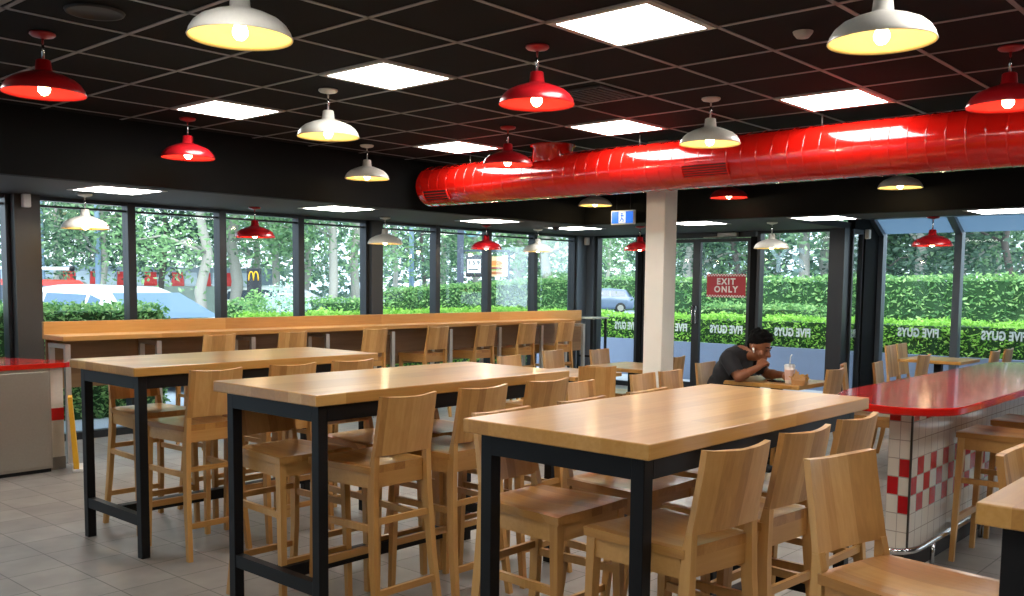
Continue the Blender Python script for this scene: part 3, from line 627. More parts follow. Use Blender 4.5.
# ---------------------------------------------------------------- small tables and low chairs
def small_table(x, y, label, w_=.70, d_=.68, rz=0):
    r = thing('dining_table', (x, y, 0), rz, label, 'table', 'small square tables')
    m = MB(); m.bbox(-w_/2, w_/2, -d_/2, d_/2, .71, .745, .004); m.build('table_top', W_TOP, r)
    m = MB(); m.bbox(-.04, .04, -.04, .04, .02, .71, .004); m.build('pedestal', BLK, r)
    m = MB(); m.bbox(-.24, .24, -.24, .24, 0, .02, .004); m.bbox(-.18, .18, -.18, .18, .695, .71, .002); m.build('base_plate', BLK, r); return r
small_table(7.48, 3.64, 'small wooden table the man in the dark shirt is eating at', .62)
small_table(7.78, 5.32, 'small wooden table partly hidden behind the cream column')
small_table(6.75, 5.32, 'small wooden table on black pedestal between the middle long table and the column')
small_table(8.82, 2.56, 'small wooden table just past the rounded far end of the red topped island')
small_table(11.22, 3.50, 'small wooden table inside the glazed bay, behind the red topped island')
small_table(6.25, 3.42, 'small wooden table hidden beyond the foreground table top')
small_table(5.30, 3.42, 'small wooden table behind the foreground table end')
for x, y, rz, l in ((5.22, 3.77, PI, 'low wooden chair with pale back beside the last stool of the middle table'),
                    (6.03, 3.79, PI, 'low wooden chair before the cream column, the one of the two farther from the man'),
                    (6.42, 3.79, PI, 'low wooden chair before the cream column, the one of the two closer to the man'),
                    (7.36, 4.02, PI, 'low wooden chair the man in the dark shirt is sitting on'),
                    (7.62, 3.44, 0, 'low wooden chair facing the seated man across his table'),
                    (8.64, 2.97, PI+R(8), 'low wooden chair beside the rounded end of the red island top'),
                    (8.22, 3.10, PI+R(18), 'low wooden chair turned askew between the dark pier and the red island top'),
                    (11.27, 3.82, PI, 'low wooden chair in the glazed bay, nearer of the upright pair by the dark pier'),
                    (11.74, 3.86, PI, 'low wooden chair in the glazed bay, farther of the upright pair by the dark pier'),
                    (9.97, 3.50, 0, 'low wooden chair in front of the bay table, against the red island top edge'),
                    (11.26, 3.17, 0, 'low wooden chair on the far side of the bay table, nearer one'),
                    (11.80, 3.17, 0, 'low wooden chair on the far side of the bay table, farther one by the glass'),
                    (8.00, 5.66, PI, 'low wooden chair against the corner window, behind the table by the column'),
                    (7.74, 5.06, 0, 'low wooden chair peeping out to the right of the cream column'),
                    (6.45, 4.86, R(-38), 'low wooden chair turned with its rounded back to the view, left of the column'),
                    (6.60, 5.68, PI, 'low wooden chair beyond the middle table, under the window counter stools'),
                    (7.50, 5.88, PI, 'low wooden chair beyond the end corner of the middle table')):
    chair(x, y, rz, l)

# ---------------------------------------------------------------- the man at his meal
def remeshed(name, mb, mat_, parent, vox, smooth_it=4, cut=None):
    o = mb.build(name, mat_); md = o.modifiers.new('r', 'REMESH'); md.mode = 'VOXEL'; md.voxel_size = vox; md.use_smooth_shade = True
    ms = o.modifiers.new('s', 'SMOOTH'); ms.iterations = smooth_it; ms.factor = .5
    dg = bpy.context.evaluated_depsgraph_get(); dg.update(); me = bpy.data.meshes.new_from_object(o.evaluated_get(dg)); bpy.data.objects.remove(o)
    if cut:
        bm = bmesh.new(); bm.from_mesh(me); bmesh.ops.delete(bm, geom=[f for f in bm.faces if cut(f.calc_center_median())], context='FACES'); bm.to_mesh(me); bm.free()
    me.materials.clear(); me.materials.append(mat_)
    for p in me.polygons: p.material_index = 0; p.use_smooth = True
    n = bpy.data.objects.new(name, me); C.objects.link(n); n.parent = parent; return n
def limb(mb, pts, rs, n=16):
    """overlapping tapered capsules"""
    for i, p in enumerate(pts): mb.sphere(p, rs[i], 0, n)
    for i in range(len(pts)-1):
        a, b_ = Vector(pts[i]), Vector(pts[i+1]); mb.tube([a, a.lerp(b_, .5), b_], [rs[i], (rs[i]+rs[i+1])/2, rs[i+1]], n)
man = thing('person', (7.34, 4.06, 0), 0, 'person with short black hair and dark t-shirt hunched over a meal, hand near the mouth', 'person')
HD = Vector((.0, -.315, 1.028)); HM = Matrix.Rotation(R(22), 3, 'X')   # head pitched down; face towards -Y
def hp(x, y, z): return HD+HM @ Vector((x, y, z))
def torso(mb, e):
    mb.sphere((0, .03, .53), .15+e, 0, 20, (1.15, .95, .85))
    mb.sphere((0, .01, .66), .145+e, 0, 20, (1.12, .88, 1)); mb.sphere((0, -.05, .78), .15+e, 0, 20, (1.15, .86, 1)); mb.sphere((0, -.10, .88), .145+e, 0, 20, (1.25, .82, .95))
    limb(mb, [(-.17, -.135, .93), (0, -.14, .955), (.17, -.135, .93)], [.068+e, .085+e, .068+e])
ARM_R = [(-.185, -.14, .925), (-.225, -.25, .785), (-.10, -.365, .868)]; ARM_L = [(.185, -.14, .925), (.235, -.28, .785), (.11, -.50, .80)]
bd = MB(); torso(bd, 0)
limb(bd, [(0, -.17, .97), HD+Vector((0, .035, -.06))], [.062, .058])
# head: skull, jaw, chin, nose, ears, lips, brow
bd.sphere(hp(0, .012, .035), .092, 0, 24, (.86, 1.06, 1)); bd.sphere(hp(0, -.03, -.03), .072, 0, 20, (.88, .95, 1.1)); bd.sphere(hp(0, -.058, -.092), .032, 0, 14, (1.2, .9, .8))
limb(bd, [hp(0, -.088, .012), hp(0, -.112, -.028)], [.011, .0165]); bd.sphere(hp(-.012, -.102, -.032), .011, 0); bd.sphere(hp(.012, -.102, -.032), .011, 0)
for sx in (-1, 1):
    bd.sphere(hp(sx*.079, .012, -.005), .026, 0, 14, (.38, .7, 1.15)); bd.sphere(hp(sx*.03, -.083, .026), .018, 0, 12, (1.4, .6, .5)); bd.sphere(hp(sx*.048, -.062, -.03), .028, 0, 12)
bd.sphere(hp(0, -.094, -.062), .017, 0, 12, (1.5, .7, .45)); bd.sphere(hp(0, -.090, -.074), .016, 0, 12, (1.4, .75, .5))
for A in (ARM_R, ARM_L): limb(bd, A, [.055, .043, .027]); limb(bd, [A[1], Vector(A[1]).lerp(Vector(A[2]), .35)], [.043, .044])
def hand(mb, wrist, fwd_, upv, curl, side):
    f_ = Vector(fwd_).normalized(); u = Vector(upv); u = (u-f_*u.dot(f_)).normalized(); s_ = f_.cross(u)*side; w_ = Vector(wrist)
    P = lambda a, b_, c_: w_+f_*a+s_*b_+u*c_
    limb(mb, [P(0, 0, 0), P(.035, -.012, 0), P(.078, -.026, 0)], [.024, .018, .013]); limb(mb, [P(0, 0, 0), P(.04, .008, 0), P(.082, .004, 0)], [.024, .018, .013]); limb(mb, [P(0, 0, 0), P(.035, .02, 0), P(.075, .028, 0)], [.022, .017, .012])
    for off, ln in ((-.030, .062), (-.010, .074), (.010, .078), (.029, .070)):
        p = [P(.080, off, 0)]; a = 0
        for q_ in (.44, .32, .24):
            a += curl; d_ = f_*math.cos(a)-u*math.sin(a); p.append(p[-1]+d_*ln*q_)
        limb(mb, p, [.0098, .0092, .0086, .0078], 10)
    limb(mb, [P(.022, .022, -.006), P(.05, .044, -.018), P(.075, .040, -.034), P(.094, .028, -.044)], [.015, .0125, .011, .009], 10)
hand(bd, ARM_R[2], (.62, -.30, .52), (-.35, -.5, .75), R(48), -1)
hand(bd, ARM_L[2], (-.45, -.8, -.05), (.1, 0, 1), R(30), 1)
for sx in (-1, 1): limb(bd, [(sx*.10, .0, .52), (sx*.13, -.40, .50), (sx*.13, -.36, .10)], [.085, .06, .042])
body = remeshed('body', bd, SKIN, man, .0055, 3)
sh = MB(); torso(sh, .013)
for A in (ARM_R, ARM_L): limb(sh, [A[0], Vector(A[0]).lerp(Vector(A[1]), .78)], [.074, .066])
limb(sh, [(0, -.15, .955), (0, -.200, 1.0)], [.095, .074])
nk = Vector((0, -.19, 1.0)); nd = Vector((0, -.45, 1)).normalized()
remeshed('t_shirt', sh, TEE, man, .009, 4, lambda p: (p-nk).dot(nd) > .016 and abs(p.x) < .09 or any((p-Vector(A[0]).lerp(Vector(A[1]), .80)).dot(Vector(A[1])-Vector(A[0])) > 0 and abs(p.x) > .17 and p.y < -.17 for A in (ARM_R, ARM_L)))
hr = MB(); hr.sphere(hp(0, .022, .058), .094, 0, 24, (.90, 1.04, .95)); hr.sphere(hp(0, -.045, .098), .052, 0, 16, (1.2, .9, .62)); hr.sphere(hp(0, -.01, .115), .055, 0, 16, (1.2, 1.2, .6)); hr.sphere(hp(0, .075, .0), .05, 0, 16, (1.2, .7, 1))
for k in range(26):
    a = random.uniform(0, 2*PI); e_ = random.uniform(.35, 1.3); hr.sphere(hp(.078*math.cos(a)*math.cos(e_), .02+.09*math.sin(a)*math.cos(e_), .062+.088*math.sin(e_)), random.uniform(.014, .024), 0, 8)
remeshed('hair', hr, HAIR, man, .0065, 2)
m = MB()
for sx in (-1, 1):
    m.sphere(hp(sx*.03, -.0865, .010), .0115, 0, 10, (1, .6, .5))
m.build('eyes', mat('eye_dark', '16100E', .2), man)
m = MB()
for sx in (-1, 1): limb(m, [hp(sx*.014, -.0925, .036), hp(sx*.032, -.091, .041), hp(sx*.050, -.078, .036)], [.004, .005, .003], 8)
m.build('eyebrows', HAIR, man)
m = MB(); limb(m, [hp(-.091, .004, -.008), hp(-.089, -.012, -.036)], [.010, .005], 10); m.build('earbud', WHITE, man)
jn = MB()
for sx in (-1, 1): limb(jn, [(sx*.10, .03, .53), (sx*.13, -.40, .50), (sx*.13, -.36, .12)], [.105, .077, .058])
jn.sphere((0, .04, .53), .155, 0, 20, (1.16, .95, .70)); remeshed('jeans', jn, JEAN, man, .01, 3)
for sx in (-1, 1):
    m = MB(); limb(m, [(sx*.13, -.33, .045), (sx*.135, -.42, .040), (sx*.14, -.52, .032)], [.045, .042, .032]); m.build('shoe', mat('dark_shoe', '1C1C1E', .6), man)
# his meal
KRAFT = mat('kraft_paper', 'B88A58', .8); CUPW = mat('paper_cup', 'E6E0D8', .5)
def on(o, label, cat, group=None): return tag(o, label, cat, group)
cup = thing('paper_cup', (7.33, 3.46, .745), 0, 'white paper drink cup with lid and straw on the small table', 'cup')
m = MB(); m.lathe([(.001, 0), (.030, 0), (.032, .004), (.043, .145), (.001, .145)], 28); m.build('cup_body', CUPW, cup)
m = MB(); m.lathe([(.001, .158), (.040, .158), (.042, .150), (.046, .148), (.046, .143)], 28); m.build('lid', WHITE, cup)
m = MB(); m.tube([(0, 0, .15), (.004, -.004, .225), (.012, -.012, .24)], .005, 8); m.build('straw', WHITE, cup)
m = MB(); m.lathe([(.0343, .03), (.0412, .115)], 28); m.build('printed_band', mat('cup_red_print', 'D9B8A8', .5), cup)
def blob(name, loc, sc, m_, label, cat, n=3, amp=.25, parent=None):
    bm = bmesh.new(); bmesh.ops.create_icosphere(bm, subdivisions=n, radius=1)
    rr = random.Random(hash(name) % 1000+int(loc[0]*1000))
    import mathutils
    for v in bm.verts:
        k = 1+amp*mathutils.noise.noise(v.co*1.9+Vector((rr.random()*9, 0, 0))); v.co = Vector((v.co.x*sc[0]*k, v.co.y*sc[1]*k, max(v.co.z*k, -.95)*sc[2]))
    q_ = MB(); q_.bm(bm, 0, True); o = q_.build(name, m_, None, loc); 
    if label: tag(o, label, cat)
    return o
bag = thing('paper_bag', (7.30, 3.355, .745), R(15), 'torn open brown paper bag with a pointed top edge beside the drink cup', 'paper bag')
m = MB(); rg = []
for z_, s_, j in ((0, 1, 0), (.04, 1.02, .004), (.075, .92, .01)):
    rg.append([(x*s_+random.uniform(-j, j), y_*s_+random.uniform(-j, j), z_+(.05*(i == 7)+.012*math.sin(i*2.1) if z_ > .07 else 0)) for i, (x, y_) in enumerate(rrect(-.075, .075, -.055, .055, .02, 3))])
m.loft(rg, 0, False); m.add(rg[0], [tuple(range(len(rg[0])))]); m.build('bag_wall', KRAFT, bag)
m = MB()
for k in range(40):
    a = random.uniform(0, 2*PI); p = Vector((random.uniform(-.05, .05), random.uniform(-.035, .035), random.uniform(.02, .07))); m.bar(p, p+Vector((math.cos(a)*.05, math.sin(a)*.05, random.uniform(-.01, .03))), .008, .008)
f_ = m.build('fries', mat('fries', 'C8963C', .7), bag); f_['kind'] = 'stuff'
m = MB(); m.bbox(-.045, .045, -.085, .085, 0, .012, .006); tag(m.build('phone', mat('phone_black', '121316', .2), None, (7.38, 3.58, .745)), 'black phone lying flat on the small table by the cup', 'phone')
blob('napkin', (7.47, 3.40, .766), (.055, .05, .022), mat('white_paper', 'E8E6E2', .8), 'crumpled white napkin on the small table behind the paper bag', 'napkin', 3, .5)
fp = Vector(ARM_L[2])+Vector((7.36, 4.03, 0))
blob('burger', (7.38, 3.455+.03, .79), (.05, .05, .04), mat('burger_bun', '9A5A2A', .6), 'half eaten brown burger held over the small table', 'burger', 3, .15)
blob('floor_litter', (1.86, 6.37, .006), (.03, .012, .006), mat('white_paper', 'E8E6E2', .8), 'tiny scrap of white paper lying on the grey tiled floor', 'litter', 2, .4)

# ---------------------------------------------------------------- outside
def gz(x, y): return -.03-.011*x+.010*y
gm = mat('outside_paving', '8E9AA8', .8, bscale=3)
m = MB(); m.add([(x, y, gz(x, y)-.02) for y in (-40, 120) for x in (-60, 140)], [(0, 1, 3, 2)]); struct(m.build('ground', gm))
m = MB(); m.box(GX+.06, 13.6, -4, 12.5, -.14, -.01); m.box(XM, GX+.06, GY+.1, 10.1, -.14, -.01)
struct(m.build('path', mat('paver_grey', 'A6AAB2', .7, bscale=6)))
def leaves(n, pos, size, jit=.5, upb=.3, flat=None):
    """n leaf quads at pos (n,3); returns verts, faces"""
    a = RNG.normal(size=(n, 3)); a[:, 2] *= .6; a /= np.linalg.norm(a, axis=1)[:, None]
    nrm = RNG.normal(size=(n, 3)); nrm[:, 2] += upb; b_ = np.cross(a, nrm); b_ /= np.linalg.norm(b_, axis=1)[:, None]
    L_ = size*RNG.uniform(.6, 1.3, n)[:, None]; W_ = L_*.42
    v = np.stack([pos-a*L_/2, pos+b_*W_/2, pos+a*L_/2, pos-b_*W_/2], 1).reshape(-1, 3)
    return v, np.arange(4*n).reshape(n, 4)
def leaf_obj(name, v, f, m_, parent=None):
    me = bpy.data.meshes.new(name); me.vertices.add(len(v)); me.vertices.foreach_set('co', v.astype(np.float32).ravel()); n = len(f)
    me.loops.add(n*4); me.loops.foreach_set('vertex_index', f.astype(np.int32).ravel()); me.polygons.add(n)
    me.polygons.foreach_set('loop_start', np.arange(0, n*4, 4, dtype=np.int32)); me.polygons.foreach_set('loop_total', np.full(n, 4, np.int32))
    me.materials.append(m_); me.update(calc_edges=True); me.validate()
    o = bpy.data.objects.new(name, me); C.objects.link(o)
    if parent: o.parent = parent
    return o
def hedge(p0, p1, depth, z0, zt0, zt1, dens, size, label, m_=LEAF_H, bumps=.06):
    """clipped hedge from p0 to p1 (plan), tops zt0 -> zt1"""
    p0, p1 = Vector(p0), Vector(p1); ln = (p1-p0).length; d = (p1-p0)/ln; nn = Vector((-d.y, d.x))
    r = thing('hedge', (p0.x, p0.y, z0), math.atan2(d.y, d.x), label, 'hedge', 'clipped hedges outside')
    h0, h1 = zt0-z0, zt1-z0
    m = MB(); e = size*.55; m.loft([[(x, y_, z_) for y_, z_ in ((-depth/2+e, .0), (depth/2-e, .0), (depth/2-e, h-e), (-depth/2+e, h-e))] for x, h in ((e, h0), (ln-e, h1))]); m.build('inner_branches', CORE, r)
    A = [ln*depth, ln*(h0+h1)/2, ln*(h0+h1)/2, depth*h0, depth*h1]; ntot = int(dens*sum(A)); P_ = []
    for k, ar in enumerate(A):
        n = int(ntot*ar/sum(A))
        if not n: continue
        u, v = RNG.random(n), RNG.random(n); h = h0+(h1-h0)*u
        if k == 0: q = np.stack([u*ln, (v-.5)*depth, h], 1)
        elif k in (1, 2): q = np.stack([u*ln, np.full(n, depth/2*(1 if k == 1 else -1)), v*h], 1)
        else: q = np.stack([np.full(n, 0. if k == 3 else ln), (u-.5)*depth, v*(h0 if k == 3 else h1)], 1)
        q += RNG.normal(size=q.shape)*size*.35+bumps*np.sin(q[:, [1, 0, 0]]*5.1+q[:, [2, 2, 1]]*3.7)*.4; P_.append(q)
    P_ = np.concatenate(P_); v, f = leaves(len(P_), P_, size); leaf_obj('leaves', v, f, m_, r); return r
hedge((-1.0, 10.75), (5.55, 10.75), .8, 0, 1.25, 1.22, 900, .07, 'dark clipped hedge right outside the window beside the grey pillar')
hedge((6.9, 10.75), (12.1, 10.75), .8, 0, 1.07, 1.10, 900, .07, 'low bright hedge seen just above the counter back board', LEAF_B)
hedge((13.6, 22.0), (18.6, 22.0), 1.0, -.1, 1.0, 1.02, 200, .13, 'mid distance hedge behind the golden arches totem')
hedge((21.6, 24.6), (19.3, 15.4), 1.1, -.1, 1.28, 1.66, 260, .12, 'long hedge below the menu board outside the window corner')
hedge((20.4, 12.9), (20.4, 1.5), 1.0, -.2, 1.68, 1.80, 300, .11, 'tall clipped hedge far across the path facing the exit doors')
hedge((52.5, 42.5), (56.5, 37.0), 1.2, -.2, 2.0, 2.05, 60, .22, 'far hedge just above the parked slate blue car')
hedge((16.2, 9.3), (16.2, 7.2), 1.0, -.2, 1.16, 1.18, 420, .09, 'middle height hedge end behind the planter hedge, left of the glazed bay', LEAF_H)
hedge((14.35, 13.2), (14.35, -2.0), .95, .50, .98, 1.09, 950, .065, 'bright hedge growing in the blue grey planter outside the exit doors', LEAF_B)
pl = MB(); pl.box(13.78, 13.88, -2.2, 13.4, -.2, .60); pl.box(14.85, 14.95, -2.2, 13.4, -.2, .60); pl.box(13.88, 14.85, -2.2, 13.4, -.2, .50)
tag(pl.build('planter', mat('planter_blue_grey', '8593AE', .7, bscale=5)), 'long blue grey planter wall outside the exit doors holding a hedge', 'planter')
def bush(x, y, z0, rx, rz_, n, size, m_, label):
    r = thing('shrub', (x, y, z0), 0, label, 'shrub'); q = RNG.normal(size=(n, 3)); q /= np.linalg.norm(q, axis=1)[:, None]; q *= (RNG.random(n)**.4)[:, None]
    q = q*[rx, rx, rz_]+[0, 0, rz_]; v, f = leaves(n, q, size); leaf_obj('leaves', v, f, m_, r)
    m = MB()
    for k in range(5):
        a = k*1.3; m.tube([(0, 0, 0), (math.cos(a)*rx*.4, math.sin(a)*rx*.4, rz_*1.3)], [.02, .006], 6)
    m.build('stems', BARK2, r); return r
bush(10.1, 14.6, -.05, .55, .80, 2200, .09, LEAF_P, 'pale silvery flowering shrub outside the third window')
bush(9.42, 14.45, -.05, .34, .74, 1300, .09, LEAF_H, 'green upright shrub next to the silvery shrub outside')
bush(11.3, 15.0, -.05, .7, .55, 1500, .09, LEAF_B, 'bright low shrub beside the silvery shrub outside')
bush(14.6, 20.0, -.05, .7, .55, 900, .12, LEAF_D, 'greyish round shrub in front of the mid distance hedge')
# trees
def make_tree(seed, H, trunk_r, lean, crown_r, n, m_, bark, crown_z):
    rr = random.Random(seed); r = thing('gum_tree', (0, 0, 0)); m = MB(); pts = [Vector((0, 0, -.3))]; P_ = []
    for k in range(1, 9): pts.append(Vector((lean[0]*k/8*H+rr.uniform(-.12, .12), lean[1]*k/8*H+rr.uniform(-.12, .12), H*k/8)))
    m.tube(pts, [trunk_r*(1-.085*k) for k in range(9)], 9); m.build('trunk', bark, r); m = MB(); rg = np.random.default_rng(seed)
    for k in range(16):
        i = rr.randint(2, 8); a = rr.uniform(0, 2*PI); ln = rr.uniform(.5, 1)*crown_r; p = pts[i]
        e = p+Vector((math.cos(a)*ln, math.sin(a)*ln, rr.uniform(.1, .7)*ln)); mid = p.lerp(e, .5)+Vector((0, 0, .15*ln))
        m.tube([p, mid, e], [trunk_r*.34, trunk_r*.2, trunk_r*.07], 6)
        for _ in range(3):
            c_ = mid.lerp(e, rr.uniform(.2, 1.15)); c_.z -= rr.uniform(0, .5)
            if c_.z < crown_z: c_.z = crown_z+rr.uniform(0, .8)
            k_ = n//20; q = rg.normal(size=(k_, 3))*[crown_r*.24, crown_r*.24, crown_r*.22]+np.array(c_); P_.append(q)
    m.build('branches', bark, r); P_ = np.concatenate(P_); v, f = leaves(len(P_), P_, .21, upb=0); leaf_obj('foliage', v, f, m_, r); return r
TR = [make_tree(1, 9, .17, (.05, .02), 2.6, 2600, LEAF_T, BARK, 1.9), make_tree(2, 10, .20, (-.03, .04), 3.0, 3000, LEAF_T2, BARK, 2.1), make_tree(3, 8, .12, (.08, -.05), 2.2, 2200, LEAF_D, BARK2, 2.0), make_tree(4, 11, .16, (0, 0), 2.4, 1900, LEAF_T, BARK, 3.0)]
KN = ['broad gum tree with pale trunk', 'light green leafy gum tree', 'dark leaning tree', 'slender pale trunk gum tree']
tused = [False]*4
def ray_dir(px): 
    a = math.atan((px-512)/F); return yaw-a
TP = [(-20, 30, 3, 'seen past the grey pillar'), (30, 34, 2, 'behind the red van'), (62, 38, 3, 'behind the white car rear'), (104, 33, 0, 'above the white car side window'), (130, 42, 2, 'behind the first thin mullion'), (160, 36, 2, 'above the white car windscreen'),
      (205, 31, 1, 'beside the second thin mullion'), (232, 36, 1, 'left of the arches totem'), (255, 42, 0, 'behind the arches totem'), (275, 36, 3, 'right of the arches totem'), (305, 40, 0, 'behind the third thin mullion'), (330, 34, 3, 'in the window before the dark pillar'), (352, 38, 1, 'close to the dark pillar'),
      (395, 46, 3, 'above the distant white utility truck'), (425, 52, 2, 'far behind the distant white utility truck'), (445, 44, 3, 'left of the menu board post'), (475, 42, 0, 'behind the menu board'), (515, 36, 1, 'right of the menu board'), (548, 34, 1, 'beside the glass corner in the long window wall'), (585, 74, 1, 'behind the glass corner'),
      (606, 72, 1, 'above the parked dark car'), (632, 76, 2, 'above the end of the parked dark car'), (665, 34, 0, 'hidden behind the cream column'), (690, 30, 1, 'right of the cream column'), (715, 36, 3, 'above the red door sign'), (740, 30, 2, 'above the man eating'), (772, 36, 0, 'in the window next to the exit doors'), (800, 30, 3, 'in the window next to the doors, by its far post'),
      (825, 33, 1, 'near the dark pier left of the bay'), (865, 30, 2, 'seen past the narrow return window'), (896, 34, 2, 'in the first bay pane, leaning'), (918, 30, 3, 'in the middle of the first bay pane'), (938, 36, 0, 'behind the red pendant before the bay'), (962, 30, 3, 'beside the bay frame post'), (990, 34, 0, 'in the second bay pane'), (1015, 29, 2, 'at the right edge of the second bay pane'), (1050, 32, 1, 'beyond the view to the right of the bay')]
for k, (px, d, kind, l) in enumerate(TP):
    a = ray_dir(px); x, y = d*math.cos(a), d*math.sin(a); rz = (k*2.4) % 6.28
    if not tused[kind]: tused[kind] = True; o = TR[kind]; o.location = (x, y, gz(x, y)); o.rotation_euler.z = rz
    else: o = dup(TR[kind], (x, y, gz(x, y)), rz)
    sc = .85+.35*((k*37) % 10)/10; o.scale = (sc, sc, sc); tag(o, KN[kind]+' '+l, 'tree', 'trees outside')
# far bush land behind the trees
n = 15000; a = RNG.uniform(-.35, 1.75, n); d = RNG.uniform(80, 98, n); hh = RNG.random(n)**1.3*8.5
v, f = leaves(n, np.stack([d*np.cos(a), d*np.sin(a), hh-.3], 1), 1.1, upb=0); o = leaf_obj('distant_tree_foliage', v, f, LEAF_D); tag(o, 'hazy far bush land behind all the trees', 'foliage', None, 'stuff')

# vehicles
CARGL = mat('car_glass', '3A4654', .08, coat=.5); CARGB = mat('car_glass_bright', '4E6880', .3, 0, .3); TYRE = mat('tyre', '18181A', .8)
def car(loc, rz, paint, st, label, Lx, wheels, wr=.33, glass=CARGL, clip=None):
    """st: stations (x, z_bottom, z_belt, z_roof, half_width, roof_half_width)"""
    r = thing('car', loc, rz, label, 'car'); m = MB(); rings = []
    for x, zb, zl, zr, hw, rw in st:
        rings.append([(x, -hw*.92, zb), (x, -hw, zb+.15), (x, -hw, (zb+zl)/2), (x, -hw*.97, zl), (x, -rw, zr-.05), (x, -rw*.75, zr), (x, 0, zr+.015), (x, rw*.75, zr), (x, rw, zr-.05), (x, hw*.97, zl), (x, hw, (zb+zl)/2), (x, hw, zb+.15), (x, hw*.92, zb)])
    m.loft(rings, 0, True, True); m.build('body', paint, r)
    gl = [i for i in range(len(st)-1) if st[i][3]-st[i][2] > .25 or st[i+1][3]-st[i+1][2] > .25]
    for i in gl:
        a_, b_ = st[i], st[i+1]; fullA, fullB = a_[3]-a_[2] > .25, b_[3]-b_[2] > .25
        if fullA and fullB:
            for s_ in (-1, 1):
                P_ = lambda q, fx, t_: (q[0]+fx, s_*(q[4]*.97+(q[5]-q[4]*.97)*t_+.012), q[2]+(q[3]-.05-q[2])*t_)
                g_ = MB(); g_.add([P_(a_, .04, .08), P_(b_, -.04, .08), P_(b_, -.04, .86), P_(a_, .04, .86)], [(0, 1, 2, 3)]); g_.build('side_window', glass, r)
        else:
            lo, hi = (a_, b_) if fullB else (b_, a_); e = .02 if lo is b_ else -.02
            P_ = lambda t_, s_: (lo[0]+(hi[0]-lo[0])*t_+e, s_*((lo[4]*.9)*(1-t_)+hi[5]*.9*t_), lo[3]+.015+(hi[3]-lo[3])*t_+.015)
            g_ = MB(); g_.add([P_(.06, -1), P_(.06, 1), P_(.92, 1), P_(.92, -1)], [(0, 1, 2, 3)]); g_.build('windscreen', glass, r)
    for x in wheels:
        for s_ in (-1, 1):
            hw = st[len(st)//2][4]; t_ = MB(); y0, y1 = sorted((s_*(hw-.2), s_*(hw+.015)))
            prof = [(y0, wr*.6), (y0, wr*.95), (y0+.03, wr), (y1-.03, wr), (y1, wr*.95), (y1, wr*.62)]
            t_.loft([[(x+q*math.cos(2*PI*j/24), y_, wr+q*math.sin(2*PI*j/24)) for j in range(24)] for y_, q in prof], 0, True, True); w_ = t_.build('wheel', TYRE, r)
            h_ = MB(); yy_ = y1 if s_ > 0 else y0
            h_.loft([[(x+wr*.6*math.cos(2*PI*j/10), yy_+s_*k_, wr+wr*.6*math.sin(2*PI*j/10)) for j in range(10)] for k_ in (-.02, .012)]); h_.build('hub_cap', STEEL, w_)
    for s_ in (-1, 1):
        h_ = MB(); x1 = st[-1][0]; h_.sphere((x1-.10, s_*st[-1][4]*.72, st[-1][2]-.14), .09, 0, 12, (1, 1.4, .7)); h_.build('headlamp', mat('lamp_glass', 'D8DEE4', .1), r)
    return r
def sedan(L_, zb, belt, roof, hw, hood): pass
WAGON = [(-2.3, .35, .90, .95, .80, .62), (-2.2, .25, .98, 1.02, .88, .66), (-1.95, .22, 1.0, 1.42, .90, .66), (-.9, .22, 1.0, 1.52, .91, .68), (.15, .22, 1.0, 1.50, .91, .66), (.45, .22, .99, 1.42, .91, .64), (1.25, .22, .98, 1.0, .90, .70), (2.1, .25, .86, .90, .86, .66), (2.35, .35, .74, .78, .74, .60)]
WPAINT = mat('white_car_paint', 'E6E8EA', .25, coat=.5)
cx, cy = 6.85, 14.1
car((cx, cy, gz(cx, cy)-.10), R(-80), WPAINT, WAGON, 'white parked car close outside the window, windscreen facing the restaurant', 4.6, (-1.4, 1.4), .33, CARGB)
VAN = [(-2.4, .4, 1.0, 1.5, .85, .75), (-2.3, .3, 1.0, 1.70, .92, .80), (-.6, .3, 1.05, 1.72, .93, .80), (.9, .3, 1.05, 1.70, .93, .78), (1.7, .3, 1.02, 1.06, .90, .72), (2.3, .35, .85, .90, .85, .66)]
rv = car((9.9, 24.9, gz(9.9, 24.9)-.30), R(-20), mat('red_van_paint', 'C8281E', .3, coat=.4), VAN, 'red van with purple letters behind the white parked car', 4.7, (-1.5, 1.5), .33)
text_mesh('van_lettering', 'HAY', .5, mat('purple_vinyl', '6A3A9A', .5), rv, frame_axes((1, 0, 0), (0, 0, 1), (0, -1, 0), (-.7, -.955, .85)), .004, .012, spacing=1.3)
car((20.5, 29.6, gz(20.5, 29.6)-.20), R(-60), WPAINT, WAGON, 'distant white car just right of the golden arches totem', 4.6, (-1.4, 1.4))
UTE = [(-2.6, .5, 1.05, 1.10, .88, .70), (-2.5, .45, 1.08, 1.12, .92, .74), (-.75, .45, 1.08, 1.12, .93, .74), (-.65, .45, 1.10, 1.75, .93, .70), (.45, .45, 1.10, 1.80, .93, .68), (1.15, .45, 1.06, 1.10, .92, .72), (2.1, .5, 1.0, 1.04, .90, .70), (2.5, .55, .9, .95, .85, .62)]
car((48.0, 51.6, gz(48.0, 51.6)+.1), R(138), WPAINT, UTE, 'distant white utility truck parked beyond the long hedge', 5.2, (-1.6, 1.6), .40)
SUV = [(-2.2, .4, .92, .96, .80, .62), (-2.1, .28, 1.0, 1.05, .88, .66), (-1.7, .25, 1.02, 1.46, .90, .66), (-.7, .25, 1.0, 1.55, .91, .68), (.3, .25, .98, 1.50, .91, .66), (1.15, .25, .96, 1.0, .90, .70), (1.9, .28, .84, .88, .86, .66), (2.2, .38, .72, .76, .74, .58)]
car((48.4, 35.9, gz(48.4, 35.9)), R(130), mat('slate_car_paint', '5B6B80', .3, .3, coat=.5), SUV, 'slate blue car parked beyond the low hedge by the glass corner', 4.5, (-1.35, 1.35))

